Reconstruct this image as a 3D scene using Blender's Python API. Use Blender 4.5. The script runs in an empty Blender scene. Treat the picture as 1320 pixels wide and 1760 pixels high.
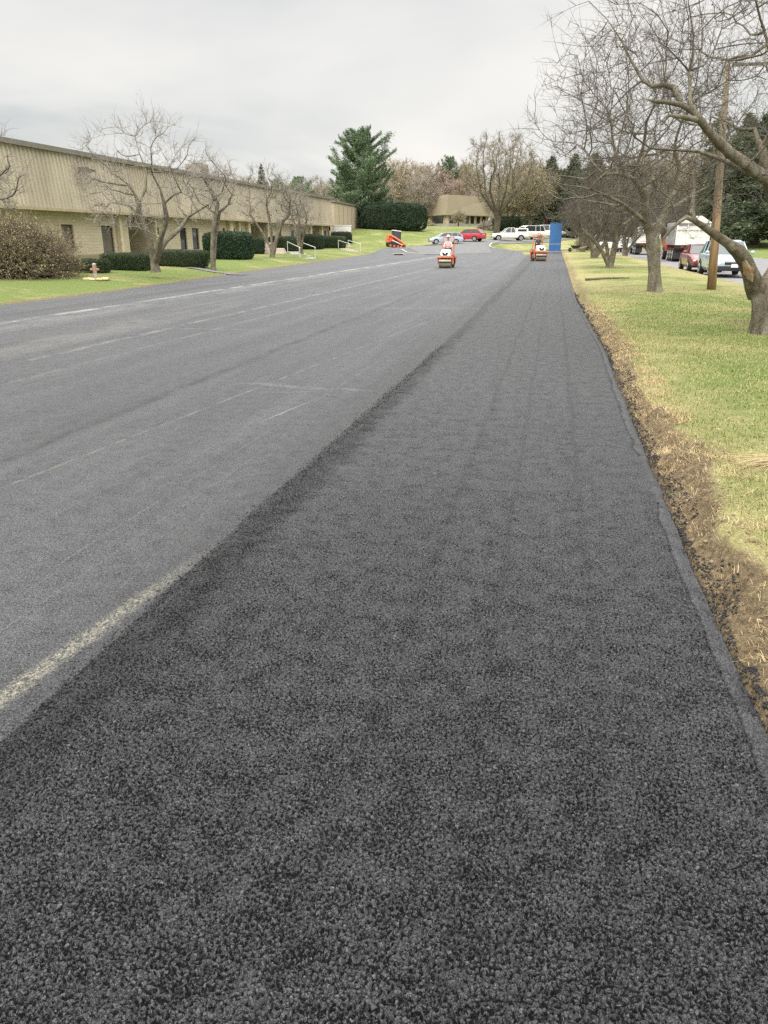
import bpy, math, random
import numpy as np
from mathutils import Vector, Matrix, kdtree
R = math.radians
rng = np.random.default_rng(7); random.seed(7)
scn = bpy.context.scene
COL = scn.collection
# ---------------------------------------------------------------- camera calibration
F = 1275.; TH = R(20.23); PH = R(12.25); H = 1.75      # focal length in px of a 1320x1760 frame, pitch down, yaw, eye height
def ray(px, py):
    x = (px-660)/F; y = (880-py)/F
    f = math.cos(TH)+math.sin(TH)*y; u = math.cos(TH)*y-math.sin(TH)
    return (x*math.cos(PH)-f*math.sin(PH), f*math.cos(PH)+x*math.sin(PH), u, f)
def D(px, py, d):                                     # point at forward distance d
    a = ray(px, py); t = d/a[3]
    return Vector((a[0]*t, a[1]*t, H+a[2]*t))
def W(px, py, x):                                     # point on the vertical plane x
    a = ray(px, py); t = x/a[0]
    return Vector((x, a[1]*t, H+a[2]*t))
cam_d = bpy.data.cameras.new('camera'); cam = bpy.data.objects.new('camera', cam_d); COL.objects.link(cam)
cam_d.sensor_fit = 'VERTICAL'; cam_d.sensor_height = 24; cam_d.lens = 24*F/1760; cam_d.clip_end = 3000; cam_d.clip_start = .05
cam.location = (0, 0, H); cam.rotation_euler = (math.pi/2-TH, 0, PH); scn.camera = cam
scn.view_settings.view_transform = 'Standard'; scn.view_settings.look = 'None'; scn.view_settings.gamma = 1
scn.view_settings.exposure = 0.04
# ---------------------------------------------------------------- value noise in numpy
def vnoise(x, y, seed=0):
    x = np.asarray(x, float); y = np.asarray(y, float)
    xi = np.floor(x).astype(np.int64); yi = np.floor(y).astype(np.int64); fx = x-xi; fy = y-yi
    fx = fx*fx*(3-2*fx); fy = fy*fy*(3-2*fy)
    def h(a, b):
        n = (a*374761393+b*668265263+seed*974711) & 0xffffffff
        n = ((n ^ (n >> 13))*1274126177) & 0xffffffff
        return ((n ^ (n >> 16)) & 0xffff)/65535.
    return (h(xi, yi)*(1-fx)+h(xi+1, yi)*fx)*(1-fy)+(h(xi, yi+1)*(1-fx)+h(xi+1, yi+1)*fx)*fy
def fbm(x, y, seed=0, o=4):
    s = 0; a = .5
    for k in range(o): s = s+a*vnoise(x*2**k, y*2**k, seed+k*17); a *= .5
    return s
sstep = lambda a, b, x: (lambda t: t*t*(3-2*t))(np.clip((np.asarray(x, float)-a)/(b-a), 0, 1))
# ---------------------------------------------------------------- terrain
LE_Y = [-40, 18, 23, 32, 45, 60, 80, 88, 200]; LE_X = [-14.8, -15, -15.05, -15.8, -17.2, -18.3, -20.3, -21, -21]
def left_edge(y): return np.interp(y, LE_Y, LE_X)+.10*(fbm(np.asarray(y)*.9, 3.3, 5)-.5)
RE_Y = [-40, 0, 7, 13, 18, 24, 35, 50, 200]; RE_X = [.91, .91, .90, .94, .86, .76, .78, .84, 1.0]
def right_edge(y): return np.interp(y, RE_Y, RE_X)+.02*(fbm(np.asarray(y)*1.5, 9.1, 11)-.5)
ctl = []
for y in range(-20, 96, 12):
    for x, z in ((-15.5, .02), (-18.5, .22), (-23, .36), (-31, .40), (-60, .5), (-10, 0), (-4, 0), (1.5, .03), (4, .07), (6.5, .03), (9, 0), (14, 0), (19, 0), (30, .25), (50, .6)):
        ctl.append((x, y, z))
for px, py, d in ((760, 434, 92), (800, 433, 92), (700, 436, 84), (705, 426, 100), (765, 421, 106), (838, 426, 100), (842, 421, 106), (860, 417, 112), (790, 416, 113), (870, 431, 104), (905, 430, 108), (945, 430, 108), (985, 430, 106),
                  (900, 417, 118), (950, 412, 130), (980, 409, 140), (830, 412, 118), (678, 426, 109), (620, 425, 104), (620, 410, 116), (675, 410, 118), (675, 393, 135), (600, 394, 128), (730, 393, 140), (730, 407, 122), (780, 408, 122), (740, 390, 175), (835, 391, 175), (785, 389, 195), (850, 388, 170), (880, 398, 150),
                  (930, 398, 160), (1000, 402, 150), (1030, 418, 125), (1060, 433, 100), (1105, 437, 94), (1120, 430, 112), (1290, 418, 110), (1300, 415, 140), (1240, 405, 140), (1180, 410, 150), (560, 380, 180), (400, 385, 180)):
    p = D(px, py, d); ctl.append(tuple(p))
for x in (-300, -150, 0, 150, 300): ctl += [(x, 420, 7), (x, 300, 6.)]
ctl += [(-250, 100, 3), (-250, -50, 1), (250, 100, 2), (250, -50, 1), (-130, 110, 1.5), (-90, 60, .7)]
ctl = np.array(ctl, float)
def _k(a, b): return np.sqrt(((a[:, None, :]-b[None, :, :])**2).sum(-1)+4.)
_A = _k(ctl[:, :2], ctl[:, :2]); n_ = len(ctl)
_S = np.zeros((n_+1, n_+1)); _S[:n_, :n_] = _A-np.eye(n_)*.15; _S[:n_, n_] = 1; _S[n_, :n_] = 1
_w = np.linalg.solve(_S, np.append(ctl[:, 2], 0))
def far_mask(y): return sstep(86, 96, y)
def Z(x, y):
    x, y = np.broadcast_arrays(np.asarray(x, float), np.asarray(y, float)); sh = x.shape; x = x.ravel(); y = y.ravel()
    out = np.empty(len(x))
    for i in range(0, len(x), 20000):
        out[i:i+20000] = _k(np.stack([x[i:i+20000], y[i:i+20000]], 1), ctl[:, :2])@_w[:n_]+_w[n_]
    le = left_edge(y); re = right_edge(y); fm = far_mask(y)
    # flat lot, a kerb-less turf edge on each side
    dl = le-x; dr = x-re
    lot = (dl < 0) & (dr < 0)
    edge = np.where(dl > 0, dl, dr)
    turf = np.where(dl > 0, .05*sstep(0, .12, dl)+.0, .02+.12*sstep(.03, .30, dr))
    zt = np.maximum(out, 0)*sstep(-.3, 2.5, edge)+turf
    near = np.where(lot, -.09, zt)
    end = sstep(1.05, 1.0, x)                          # the lot runs on along its right strip a little further
    fm2 = sstep(98, 106, y)
    f = np.where(x > -3.2, fm2, np.where(x > re, fm2, fm))
    res = near*(1-f)+np.maximum(out, .0)*f
    # the street lies flat
    st = sstep(6.9, 7.4, x)*sstep(19.4, 18.9, x)*sstep(140, 128, y)
    res = res*(1-st)+(-.06)*st
    return res.reshape(sh)
def z1(x, y): return float(Z(np.array([x]), np.array([y]))[0])
def HIT(px, py, dmax=330):
    a = ray(px, py); d = np.arange(8, dmax, .5)/a[3]
    zz = H+a[2]*d-np.maximum(Z(a[0]*d, a[1]*d), 0)
    i = np.argmax(zz < 0) if (zz < 0).any() else len(d)-1
    return Vector((a[0]*d[i], a[1]*d[i], H+a[2]*d[i]))
def ON(px, d):                                        # ground point under column px at forward distance d
    p = D(px, 410, d); p.z = max(z1(p.x, p.y), 0); return p
# ---------------------------------------------------------------- mesh helpers
def obj(name, me, mat=None, parent=None):
    o = bpy.data.objects.new(name, me); COL.objects.link(o)
    if mat: me.materials.append(mat)
    if parent: o.parent = parent
    return o
def np_mesh(name, V, Fq, smooth=False):
    me = bpy.data.meshes.new(name); V = np.asarray(V, np.float32); Fq = np.asarray(Fq, np.int32)
    k = Fq.shape[1]
    me.vertices.add(len(V)); me.vertices.foreach_set('co', V.ravel())
    me.loops.add(Fq.size); me.loops.foreach_set('vertex_index', Fq.ravel())
    me.polygons.add(len(Fq)); me.polygons.foreach_set('loop_start', np.arange(0, Fq.size, k, dtype=np.int32))
    me.update(calc_edges=True)
    if smooth: me.polygons.foreach_set('use_smooth', np.ones(len(Fq), bool))
    me.validate(); return me
def tag(o, label=None, cat=None, group=None, kind=None):
    if label: o['label'] = label
    if cat: o['category'] = cat
    if group: o['group'] = group
    if kind: o['kind'] = kind
    return o
def thing(name, label, cat, loc=(0, 0, 0), rz=0, group=None):
    o = bpy.data.objects.new(name, None); COL.objects.link(o); o.location = loc; o.rotation_euler = (0, 0, rz); o.empty_display_size = .2
    return tag(o, label, cat, group)
def copy_tree(o, parent=None):
    c = o.copy(); COL.objects.link(c)
    if parent: c.parent = parent
    for ch in list(o.children): copy_tree(ch, c)
    return c
class MB:
    def __init__(s): s.v = []; s.f = []
    def add(s, v, f):
        b = len(s.v); s.v += [tuple(p) for p in v]; s.f += [tuple(b+i for i in q) for q in f]; return s
    def box(s, c, d, rz=0, rx=0, taper=(1, 1)):
        m = Matrix.Rotation(rz, 3, 'Z')@Matrix.Rotation(rx, 3, 'X'); c = Vector(c); v = []
        for z in (-1, 1):
            tx, ty = (taper if z > 0 else (1, 1))
            for x, y in ((-1, -1), (1, -1), (1, 1), (-1, 1)): v.append(c+m@Vector((x*d[0]/2*tx, y*d[1]/2*ty, z*d[2]/2)))
        return s.add(v, [(3, 2, 1, 0), (4, 5, 6, 7), (0, 1, 5, 4), (1, 2, 6, 5), (2, 3, 7, 6), (3, 0, 4, 7)])
    def tube(s, pts, r, n=8, cap=True):
        pts = [Vector(p) for p in pts]; rr = r if isinstance(r, (list, tuple)) else [r]*len(pts); v = []; f = []
        up = Vector((0, 0, 1)); t0 = (pts[1]-pts[0]).normalized(); a = t0.cross(up)
        if a.length < .1: a = t0.cross(Vector((1, 0, 0)))
        a.normalize()
        for i, p in enumerate(pts):
            t = (pts[min(i+1, len(pts)-1)]-pts[max(i-1, 0)]).normalized(); a = (a-t*a.dot(t)).normalized(); b = t.cross(a)
            for k in range(n):
                g = 2*math.pi*k/n; v.append(p+(a*math.cos(g)+b*math.sin(g))*rr[i])
        for i in range(len(pts)-1):
            for k in range(n): f.append((i*n+k, i*n+(k+1) % n, (i+1)*n+(k+1) % n, (i+1)*n+k))
        if cap: f += [tuple(range(n))[::-1], tuple(range((len(pts)-1)*n, len(pts)*n))]
        return s.add(v, f)
    def cyl(s, c, r, h, axis='z', n=20, r2=None):
        c = Vector(c); a = {'x': Vector((1, 0, 0)), 'y': Vector((0, 1, 0)), 'z': Vector((0, 0, 1))}[axis]
        return s.tube([c-a*h/2, c+a*h/2], [r, r if r2 is None else r2], n)
    def prism(s, poly, x0, x1):                      # poly of (y, z), extruded along x
        n = len(poly); v = [(x0, a, b) for a, b in poly]+[(x1, a, b) for a, b in poly]
        return s.add(v, [tuple(range(n)), tuple(range(2*n-1, n-1, -1))]+[(i, i+n, (i+1) % n+n, (i+1) % n) for i in range(n)])
    def ball(s, c, r, n=10, m=7):
        c = Vector(c); r = Vector(r) if not isinstance(r, (int, float)) else Vector((r, r, r)); v = []; f = []
        for j in range(m+1):
            t = math.pi*(j+.001)/(m+.002)
            for i in range(n):
                g = 2*math.pi*i/n; v.append(c+Vector((r.x*math.sin(t)*math.cos(g), r.y*math.sin(t)*math.sin(g), r.z*math.cos(t))))
        for j in range(m):
            for i in range(n): f.append((j*n+i, (j+1)*n+i, (j+1)*n+(i+1) % n, j*n+(i+1) % n))
        return s.add(v, f)
    def build(s, name, mat, parent=None, bevel=0, smooth=False):
        me = bpy.data.meshes.new(name); me.from_pydata(s.v, [], s.f); me.update()
        import bmesh
        bm = bmesh.new(); bm.from_mesh(me); bmesh.ops.recalc_face_normals(bm, faces=bm.faces); bm.to_mesh(me); bm.free()
        o = obj(name, me, mat, parent)
        if smooth:
            for p in me.polygons: p.use_smooth = True
        if bevel:
            b = o.modifiers.new('b', 'BEVEL'); b.width = bevel; b.segments = 2; b.limit_method = 'ANGLE'
        return o
# ---------------------------------------------------------------- materials
class NT:
    def __init__(s, name):
        s.m = bpy.data.materials.new(name); s.m.use_nodes = True; s.t = s.m.node_tree; s.b = s.t.nodes['Principled BSDF']; s._c = {}
    def n(s, typ, **kw):
        x = s.t.nodes.new(typ)
        for k, v in kw.items():
            if k.startswith('i_'): s.set(x.inputs[k[2:].replace('_', ' ')], v)
            else: setattr(x, k, v)
        return x
    def set(s, inp, v):
        if isinstance(v, bpy.types.NodeSocket): s.t.links.new(v, inp)
        else: inp.default_value = v
    def co(s, scale=(1, 1, 1), world=False):
        key = (tuple(scale), world)
        if key not in s._c:
            if world: src = s.n('ShaderNodeNewGeometry').outputs['Position']
            else: src = s.n('ShaderNodeTexCoord').outputs['Object']
            mp = s.n('ShaderNodeMapping'); s.t.links.new(src, mp.inputs['Vector']); mp.inputs['Scale'].default_value = scale
            s._c[key] = mp.outputs[0]
        return s._c[key]
    def noise(s, sc, det=4, co=None, rough=.55, dist=0):
        x = s.n('ShaderNodeTexNoise'); s.set(x.inputs['Scale'], sc); x.inputs['Detail'].default_value = det; x.inputs['Roughness'].default_value = rough; x.inputs['Distortion'].default_value = dist
        s.t.links.new(co if co is not None else s.co(), x.inputs['Vector']); return x.outputs['Fac']
    def vor(s, sc, feat='F1', co=None, out='Distance', rnd=1):
        x = s.n('ShaderNodeTexVoronoi', feature=feat); x.inputs['Scale'].default_value = sc; x.inputs['Randomness'].default_value = rnd
        s.t.links.new(co if co is not None else s.co(), x.inputs['Vector']); return x.outputs[out]
    def mt(s, op, a, b=0., c=0., clamp=False):
        x = s.n('ShaderNodeMath', operation=op); x.use_clamp = clamp; s.set(x.inputs[0], a); s.set(x.inputs[1], b)
        if op in ('MULTIPLY_ADD', 'COMPARE', 'SMOOTH_MIN'): s.set(x.inputs[2], c)
        return x.outputs[0]
    def rng(s, v, a, b, c=0., d=1., smooth=False):
        x = s.n('ShaderNodeMapRange'); x.interpolation_type = 'SMOOTHSTEP' if smooth else 'LINEAR'; s.set(x.inputs[0], v)
        for i, q in enumerate((a, b, c, d)): s.set(x.inputs[i+1], q)
        return x.outputs[0]
    def mix(s, f, a, b, mode='MIX'):
        x = s.n('ShaderNodeMix', data_type='RGBA', blend_type=mode); s.set(x.inputs[0], f)
        for i, q in ((6, a), (7, b)): s.set(x.inputs[i], q if isinstance(q, bpy.types.NodeSocket) else (tuple(q)+(1,))[:4])
        return x.outputs[2]
    def bump(s, h, st=.5, dist=.01, nrm=None):
        x = s.n('ShaderNodeBump'); x.inputs['Strength'].default_value = st; x.inputs['Distance'].default_value = dist; s.t.links.new(h, x.inputs['Height'])
        if nrm: s.t.links.new(nrm, x.inputs['Normal'])
        s.t.links.new(x.outputs[0], s.b.inputs['Normal']); return x.outputs[0]
    def out(s, col=None, rough=None, metal=None, spec=None):
        for k, v in (('Base Color', col), ('Roughness', rough), ('Metallic', metal), ('Specular IOR Level', spec)):
            if v is None: continue
            if k == 'Base Color' and not isinstance(v, bpy.types.NodeSocket): v = (tuple(v)+(1,))[:4]
            s.set(s.b.inputs[k], v)
        return s.m
_mc = {}
def paint(name, col, rough=.5, metal=0, var=.12, sc=3, spec=.5, coat=0):
    if name in _mc: return _mc[name]
    t = NT(name); n = t.noise(sc, 5); n2 = t.noise(sc*9, 3)
    f = t.mt('ADD', t.mt('MULTIPLY', n, .7), t.mt('MULTIPLY', n2, .3))
    a = tuple(c*(1-var*2) for c in col); b = tuple(min(1, c*(1+var*2)) for c in col)
    t.out(t.mix(t.rng(f, .3, .7), a, b), t.rng(n, .3, .7, rough*.85, min(1, rough*1.15)), metal, spec)
    if coat: t.b.inputs['Coat Weight'].default_value = coat; t.b.inputs['Coat Roughness'].default_value = .08
    _mc[name] = t.m; return t.m
def glassmat(name='window_glass', col=(.02, .025, .03), rough=.07):
    if name in _mc: return _mc[name]
    t = NT(name); n = t.noise(1.3, 2); t.out(t.mix(n, tuple(c*.6 for c in col), tuple(c*1.5 for c in col)), rough, 0, .8); t.b.inputs['IOR'].default_value = 1.55
    _mc[name] = t.m; return t.m
# asphalt ---------------------------------------------------------
def asphalt(name, fresh):
    t = NT(name); P = t.co(); sep = t.n('ShaderNodeSeparateXYZ'); t.t.links.new(P, sep.inputs[0]); X, Y = sep.outputs[0], sep.outputs[1]
    flat = t.co((1, 1, .001))
    nc = t.n('ShaderNodeTexNoise'); t.t.links.new(flat, nc.inputs['Vector']); nc.inputs['Scale'].default_value = 70; nc.inputs['Detail'].default_value = 2
    va = t.n('ShaderNodeVectorMath', operation='MULTIPLY_ADD'); t.t.links.new(nc.outputs['Color'], va.inputs[0]); va.inputs[1].default_value = (.022, .022, 0); t.t.links.new(flat, va.inputs[2]); wp = va.outputs[0]
    big = t.noise(.9, 5, t.co((1.6, .35, .01)), .6)
    mid = t.noise(7, 5, flat, .7)
    S1, S2 = (105, 210) if fresh else (120, 240)
    e1 = t.vor(S1, 'DISTANCE_TO_EDGE', wp); e2 = t.vor(S2, 'DISTANCE_TO_EDGE', wp); v1c = t.vor(S1, 'F1', wp, 'Color'); v2c = t.vor(S2, 'F1', wp, 'Color')
    sc = t.n('ShaderNodeSeparateXYZ'); t.t.links.new(v1c, sc.inputs[0]); rnd = sc.outputs[0]; rnd2 = sc.outputs[1]
    sc = t.n('ShaderNodeSeparateXYZ'); t.t.links.new(v2c, sc.inputs[0]); rs = sc.outputs[0]
    pn = t.mt('ADD', t.mt('MULTIPLY', t.noise(94, 5, wp, .75), .82), t.mt('MULTIPLY', mid, .18))
    m1 = t.rng(e1, .0, .13, 0, 1, True); m2 = t.rng(e2, .0, .22, 0, 1, True)
    if fresh:
        coarse = t.rng(Y, 1.2, 5.5, 1, 0, True)
        jx = t.mt('ABSOLUTE', t.mt('ADD', X, t.mt('MULTIPLY_ADD', t.noise(2.2, 4, flat), -.30, 1.86)))
        jn = t.mt('MULTIPLY', t.rng(jx, .02, .24, 1, 0, True), t.rng(Y, 4, 18, 1, .45))
        coarse2 = t.mt('MAXIMUM', coarse, jn)
        pit = t.rng(pn, t.mt('ADD', t.mt('MULTIPLY', coarse2, .034), .412), t.mt('ADD', t.mt('MULTIPLY', coarse2, .035), .475), 0, 1, True)
        low = t.rng(rnd2, 0, .35, .25, 1)                     # some stones sit deep
        h = t.mt('ADD', t.mt('MULTIPLY', t.mt('MULTIPLY', m1, low), .9), t.mt('MULTIPLY', m2, .28)); h = t.mt('ADD', h, t.mt('MULTIPLY', pit, 1.7)); h = t.mt('ADD', h, t.mt('MULTIPLY', t.noise(260, 3, flat), .4))
        open_ = t.mt('MULTIPLY', t.mt('MULTIPLY', t.mt('MULTIPLY_ADD', m1, .45, .55), t.mt('MULTIPLY_ADD', m2, .35, .65)), t.mt('MULTIPLY', t.mt('MULTIPLY_ADD', pit, .90, .10), t.mt('MULTIPLY_ADD', low, .35, .65)))
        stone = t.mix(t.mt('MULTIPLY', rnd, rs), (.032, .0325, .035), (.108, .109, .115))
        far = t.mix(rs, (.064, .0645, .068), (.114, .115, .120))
        stone = t.mix(t.rng(Y, 1.5, 9, 0, 1), stone, far)  # stone colour lightens along the lane: rolled finish plus painted grazing sheen
        stone = t.mix(t.mt('MULTIPLY', t.rng(big, .38, .66), .3), stone, (.10, .10, .107))
        c = t.mix(open_, (.005, .005, .0056), stone)  # dark binder in pits and cracks, with crevice shade painted into the colour
        c = t.mix(t.mt('MULTIPLY', jn, .46), c, (.013, .013, .014))
        for x0, w in ((.30, .05), (-.55, .05), (-.15, .03)):
            l = t.rng(t.mt('ABSOLUTE', t.mt('SUBTRACT', X, t.mt('MULTIPLY_ADD', t.noise(.6, 2, t.co((.01, 1, .01))), .10, x0-.05))), .0, w, 1, 0, True)
            c = t.mix(t.mt('MULTIPLY', l, .32), c, (.016, .016, .017))
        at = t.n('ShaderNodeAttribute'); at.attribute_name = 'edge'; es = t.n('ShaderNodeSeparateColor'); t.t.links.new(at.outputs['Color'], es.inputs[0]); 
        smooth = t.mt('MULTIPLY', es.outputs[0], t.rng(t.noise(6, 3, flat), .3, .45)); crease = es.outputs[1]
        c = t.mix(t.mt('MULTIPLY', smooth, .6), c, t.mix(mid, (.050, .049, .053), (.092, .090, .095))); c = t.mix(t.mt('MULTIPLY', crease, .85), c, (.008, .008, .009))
        h = t.mt('MULTIPLY', h, t.mt('MULTIPLY_ADD', smooth, -.4, 1.))
        dp = t.n('ShaderNodeDisplacement'); t.t.links.new(h, dp.inputs['Height']); dp.inputs['Midlevel'].default_value = 1.6; t.set(dp.inputs['Scale'], t.rng(Y, 1, 9, .0046, .0030)); t.t.links.new(dp.outputs[0], t.t.nodes['Material Output'].inputs['Displacement'])
        t.m.displacement_method = 'BOTH'
        return t.out(c, t.rng(open_, 0, 1, .9, .48), 0, t.rng(open_, .1, .8, .04, .55))
    pit = t.rng(pn, .395, .465, 0, 1, True)
    open_ = t.mt('MULTIPLY', t.mt('MULTIPLY_ADD', m1, .4, .6), t.mt('MULTIPLY_ADD', pit, .75, .25))
    stone = t.mix(t.mt('MULTIPLY', rnd, rs), (.051, .052, .058), (.126, .128, .137))
    stone = t.mix(t.mt('MULTIPLY', t.rng(big, .35, .68), .5), stone, (.120, .121, .128))
    c = t.mix(open_, (.012, .012, .0135), stone)  # pit darkness: bitumen plus painted shade, since bump alone casts none
    strk = t.noise(1.1, 6, t.co((2.0, .07, .01)), .65)
    c = t.mix(t.mt('MULTIPLY', t.rng(strk, .50, .70), .22), c, (.165, .162, .158))
    c = t.mix(t.mt('MULTIPLY', t.rng(strk, .48, .32), .28), c, (.045, .045, .047))
    wob = t.noise(.35, 3, t.co((.01, 1, .01)))
    def line(c, x0, slope, w, col, k, y0=-5, y1=400, wobble=.25, brk=None, soft=.5, f2=.5):
        ctr = t.mt('MULTIPLY_ADD', Y, slope, x0-wobble*.5); ctr = t.mt('MULTIPLY_ADD', wob, wobble, ctr)
        ctr = t.mt('MULTIPLY_ADD', t.noise(7, 3, flat), w*f2, ctr)
        m = t.rng(t.mt('ABSOLUTE', t.mt('SUBTRACT', X, ctr)), w*(1-soft)*.5, w*.5+w*soft*.5, 1, 0, True)
        m = t.mt('MULTIPLY', m, t.mt('MULTIPLY', t.rng(Y, y0, y0+(.6 if y0 > 0 else .1), 0, 1, True), t.rng(Y, y1*.6, y1, 1, 0, True)))
        if brk: m = t.mt('MULTIPLY', m, t.rng(t.noise(brk, 5, t.co((1, .5, .01)), .75), .42, .58, .05, 1, True))
        return t.mix(t.mt('MULTIPLY', m, k), c, col)
    c = line(c, -2.05, -.006, .6, (.03, .03, .031), .45, soft=.95)
    c = line(c, -4.42, -.004, .14, (.020, .020, .022), .75, brk=3, soft=.9)
    c = line(c, -4.75, -.004, .5, (.055, .055, .057), .4, brk=1, soft=.9)
    c = line(c, -9.2, -.01, .22, (.03, .03, .031), .6, brk=2, soft=.9)
    c = line(c, -12.9, -.01, .5, (.045, .045, .047), .6, soft=.8)
    c = line(c, -4.38, .1, .03, (.30, .28, .20), .38, 3, 26, .05, 6)
    c = line(c, -11.9, 0, .28, (.32, .31, .29), .85, 8, 110, .15, 1.2, .6)
    c = line(c, -11.2, -.01, .9, (.17, .165, .16), .6, -5, 110, .3, .8, .9)
    c = line(c, -7.9, .01, .15, (.25, .24, .22), .6, -5, 60, .2, 2.0, .8)
    c = line(c, -6.9, .012, .10, (.20, .195, .18), .4, -5, 70, .2, 2.0, .6)
    c = line(c, -8.9, -.02, 1.1, (.16, .152, .142), .6, 4, 24, .3, 1.0, .9)
    c = line(c, -2.31, .10, .085, (.36, .335, .255), .75, -1, 4.2, .02, 60, .9, .8)
    def cross(c, y0, slope, w, xa, xb, col, k):
        d = t.mt('ABSOLUTE', t.mt('SUBTRACT', Y, t.mt('MULTIPLY_ADD', X, slope, t.mt('MULTIPLY_ADD', t.noise(1.5, 3, flat), .35, y0-.17))))
        m = t.mt('MULTIPLY', t.rng(d, 0, w, 1, 0, True), t.mt('MULTIPLY', t.rng(X, xa, xa+.6, 0, 1), t.rng(X, xb-.6, xb, 1, 0)))
        return t.mix(t.mt('MULTIPLY', t.mt('MULTIPLY', m, k), t.rng(t.noise(2.5, 4, flat), .4, .6, .2, 1)), c, col)
    c = cross(c, 20.95, .2, .10, -6.5, -1.2, (.24, .24, .235), .6); c = cross(c, 14.9, .05, .06, -14, -5.5, (.24, .24, .235), .5); c = cross(c, 8.5, -.12, .10, -4., -1.9, (.20, .20, .205), .55); c = cross(c, 9.3, .25, .05, -3.6, -1.9, (.20, .20, .205), .4); c = cross(c, 28, .1, .16, -13, -3, (.035, .035, .037), .4)
    for x0, k in ((-2.50, .10), (-2.72, .18), (-3.25, .10), (-5.6, .06)):
        c = line(c, x0, .02, .018, (.28, .28, .27), k, -1, 20, .02, 3.5, .6)
    c = line(c, -3.95, .165, .028, (.62, .62, .60), .9, 6.9, 8.6, .0, None, .5)
    t.bump(t.mt('ADD', m1, t.mt('MULTIPLY', pit, 1.4)), 1., .0045)
    return t.out(c, .54, 0, t.rng(open_, .2, .8, .15, .5))
# ground (lawn) ----------------------------------------------------
def lawn_mat(name, scale_near=1.):
    t = NT(name); P = t.co((1, 1, .2)); sep = t.n('ShaderNodeSeparateXYZ'); t.t.links.new(t.co(), sep.inputs[0]); X, Y = sep.outputs[0], sep.outputs[1]
    a = t.noise(.22, 5, P, .6, .6); b = t.noise(1.4, 5, P, .65); f = t.noise(60, 3, P, .7); g = t.noise(14, 5, P, .7)
    green = t.mix(t.rng(g, .3, .7), (.115, .165, .042), (.215, .26, .080)); straw = t.mix(t.rng(g, .3, .7), (.29, .265, .115), (.41, .365, .175))
    m = t.mt('ADD', t.mt('MULTIPLY', a, .65), t.mt('MULTIPLY', b, .35))
    # the left lawn is greener than the right one
    m = t.mt('ADD', m, t.rng(X, -15, 0, -.05, 0)); m = t.mt('ADD', m, t.rng(Y, 25, 110, 0, .035)); m = t.mt('ADD', m, t.mt('MULTIPLY', t.rng(X, 0, 2), .02))
    m = t.mt('ADD', m, t.mt('MULTIPLY', t.mt('MULTIPLY', t.rng(X, 5.2, 6.4), t.rng(X, 8.2, 7.2)), .14))
    m = t.mt('ADD', m, t.rng(X, 18, 19.5, 0, -.12))
    m = t.mt('ADD', m, t.rng(t.mt('ABSOLUTE', t.mt('SUBTRACT', X, .9)), .2, 1.3, .10, 0))
    c = t.mix(t.rng(m, .455, .60), green, straw)
    c = t.mix(t.rng(f, .62, .40, 0, .45), c, (.06, .06, .022))
    c = t.mix(t.rng(t.noise(5, 6, P, .8), .62, .74, 0, .6), c, (.20, .14, .07))
    # bare soil lip where turf meets the asphalt on the left
    le = t.n('ShaderNodeAttribute'); le.attribute_name = 'soil'
    c = t.mix(le.outputs['Fac'], c, t.mix(t.rng(t.noise(26, 7, None, .8), .36, .62), (.085, .060, .038), (.36, .27, .165)))
    t.bump(t.mt('ADD', t.mt('ADD', f, g), t.mt('MULTIPLY', le.outputs['Fac'], t.mt('MULTIPLY', t.noise(28, 6, None, .8), 2.2))), 1., .03)
    return t.out(c, .95, 0, .15)
M_LAWN = lawn_mat('lawn_grass')
def soil_mat():
    t = NT('bank_soil'); g = t.noise(22, 8, None, .75); b = t.noise(3.2, 4); f = t.noise(120, 4, t.co((.35, 1, 1)), .7)
    c = t.mix(t.rng(g, .34, .68), (.09, .062, .038), (.42, .31, .19)); c = t.mix(t.rng(b, .45, .62), c, t.mix(f, (.30, .21, .12), (.56, .42, .26)))
    c = t.mix(t.rng(f, .56, .66, 0, .6), c, (.50, .42, .24))
    t.bump(t.mt('ADD', g, t.mt('MULTIPLY', f, .4)), 1, .03); return t.out(c, .95, 0, .1)
M_SOIL = soil_mat()
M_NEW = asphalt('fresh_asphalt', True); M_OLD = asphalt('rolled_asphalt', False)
def street_mat():
    t = NT('street_asphalt'); g = t.noise(1.2, 6, None, .7); f = t.noise(60, 3); t.out(t.mix(t.rng(g, .35, .65), (.13, .125, .13), (.22, .21, .21)), .8, 0, .3); t.bump(f, .4, .01); return t.m
M_STREET = street_mat()
def concrete(name='pale_concrete', a=(.30, .285, .25), b=(.46, .44, .39)):
    t = NT(name); g = t.noise(1.6, 8, None, .7); f = t.noise(45, 3); t.out(t.mix(t.rng(g, .3, .7), a, b), .85, 0, .25); t.bump(f, .3, .01); return t.m
M_CONC = concrete()
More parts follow.
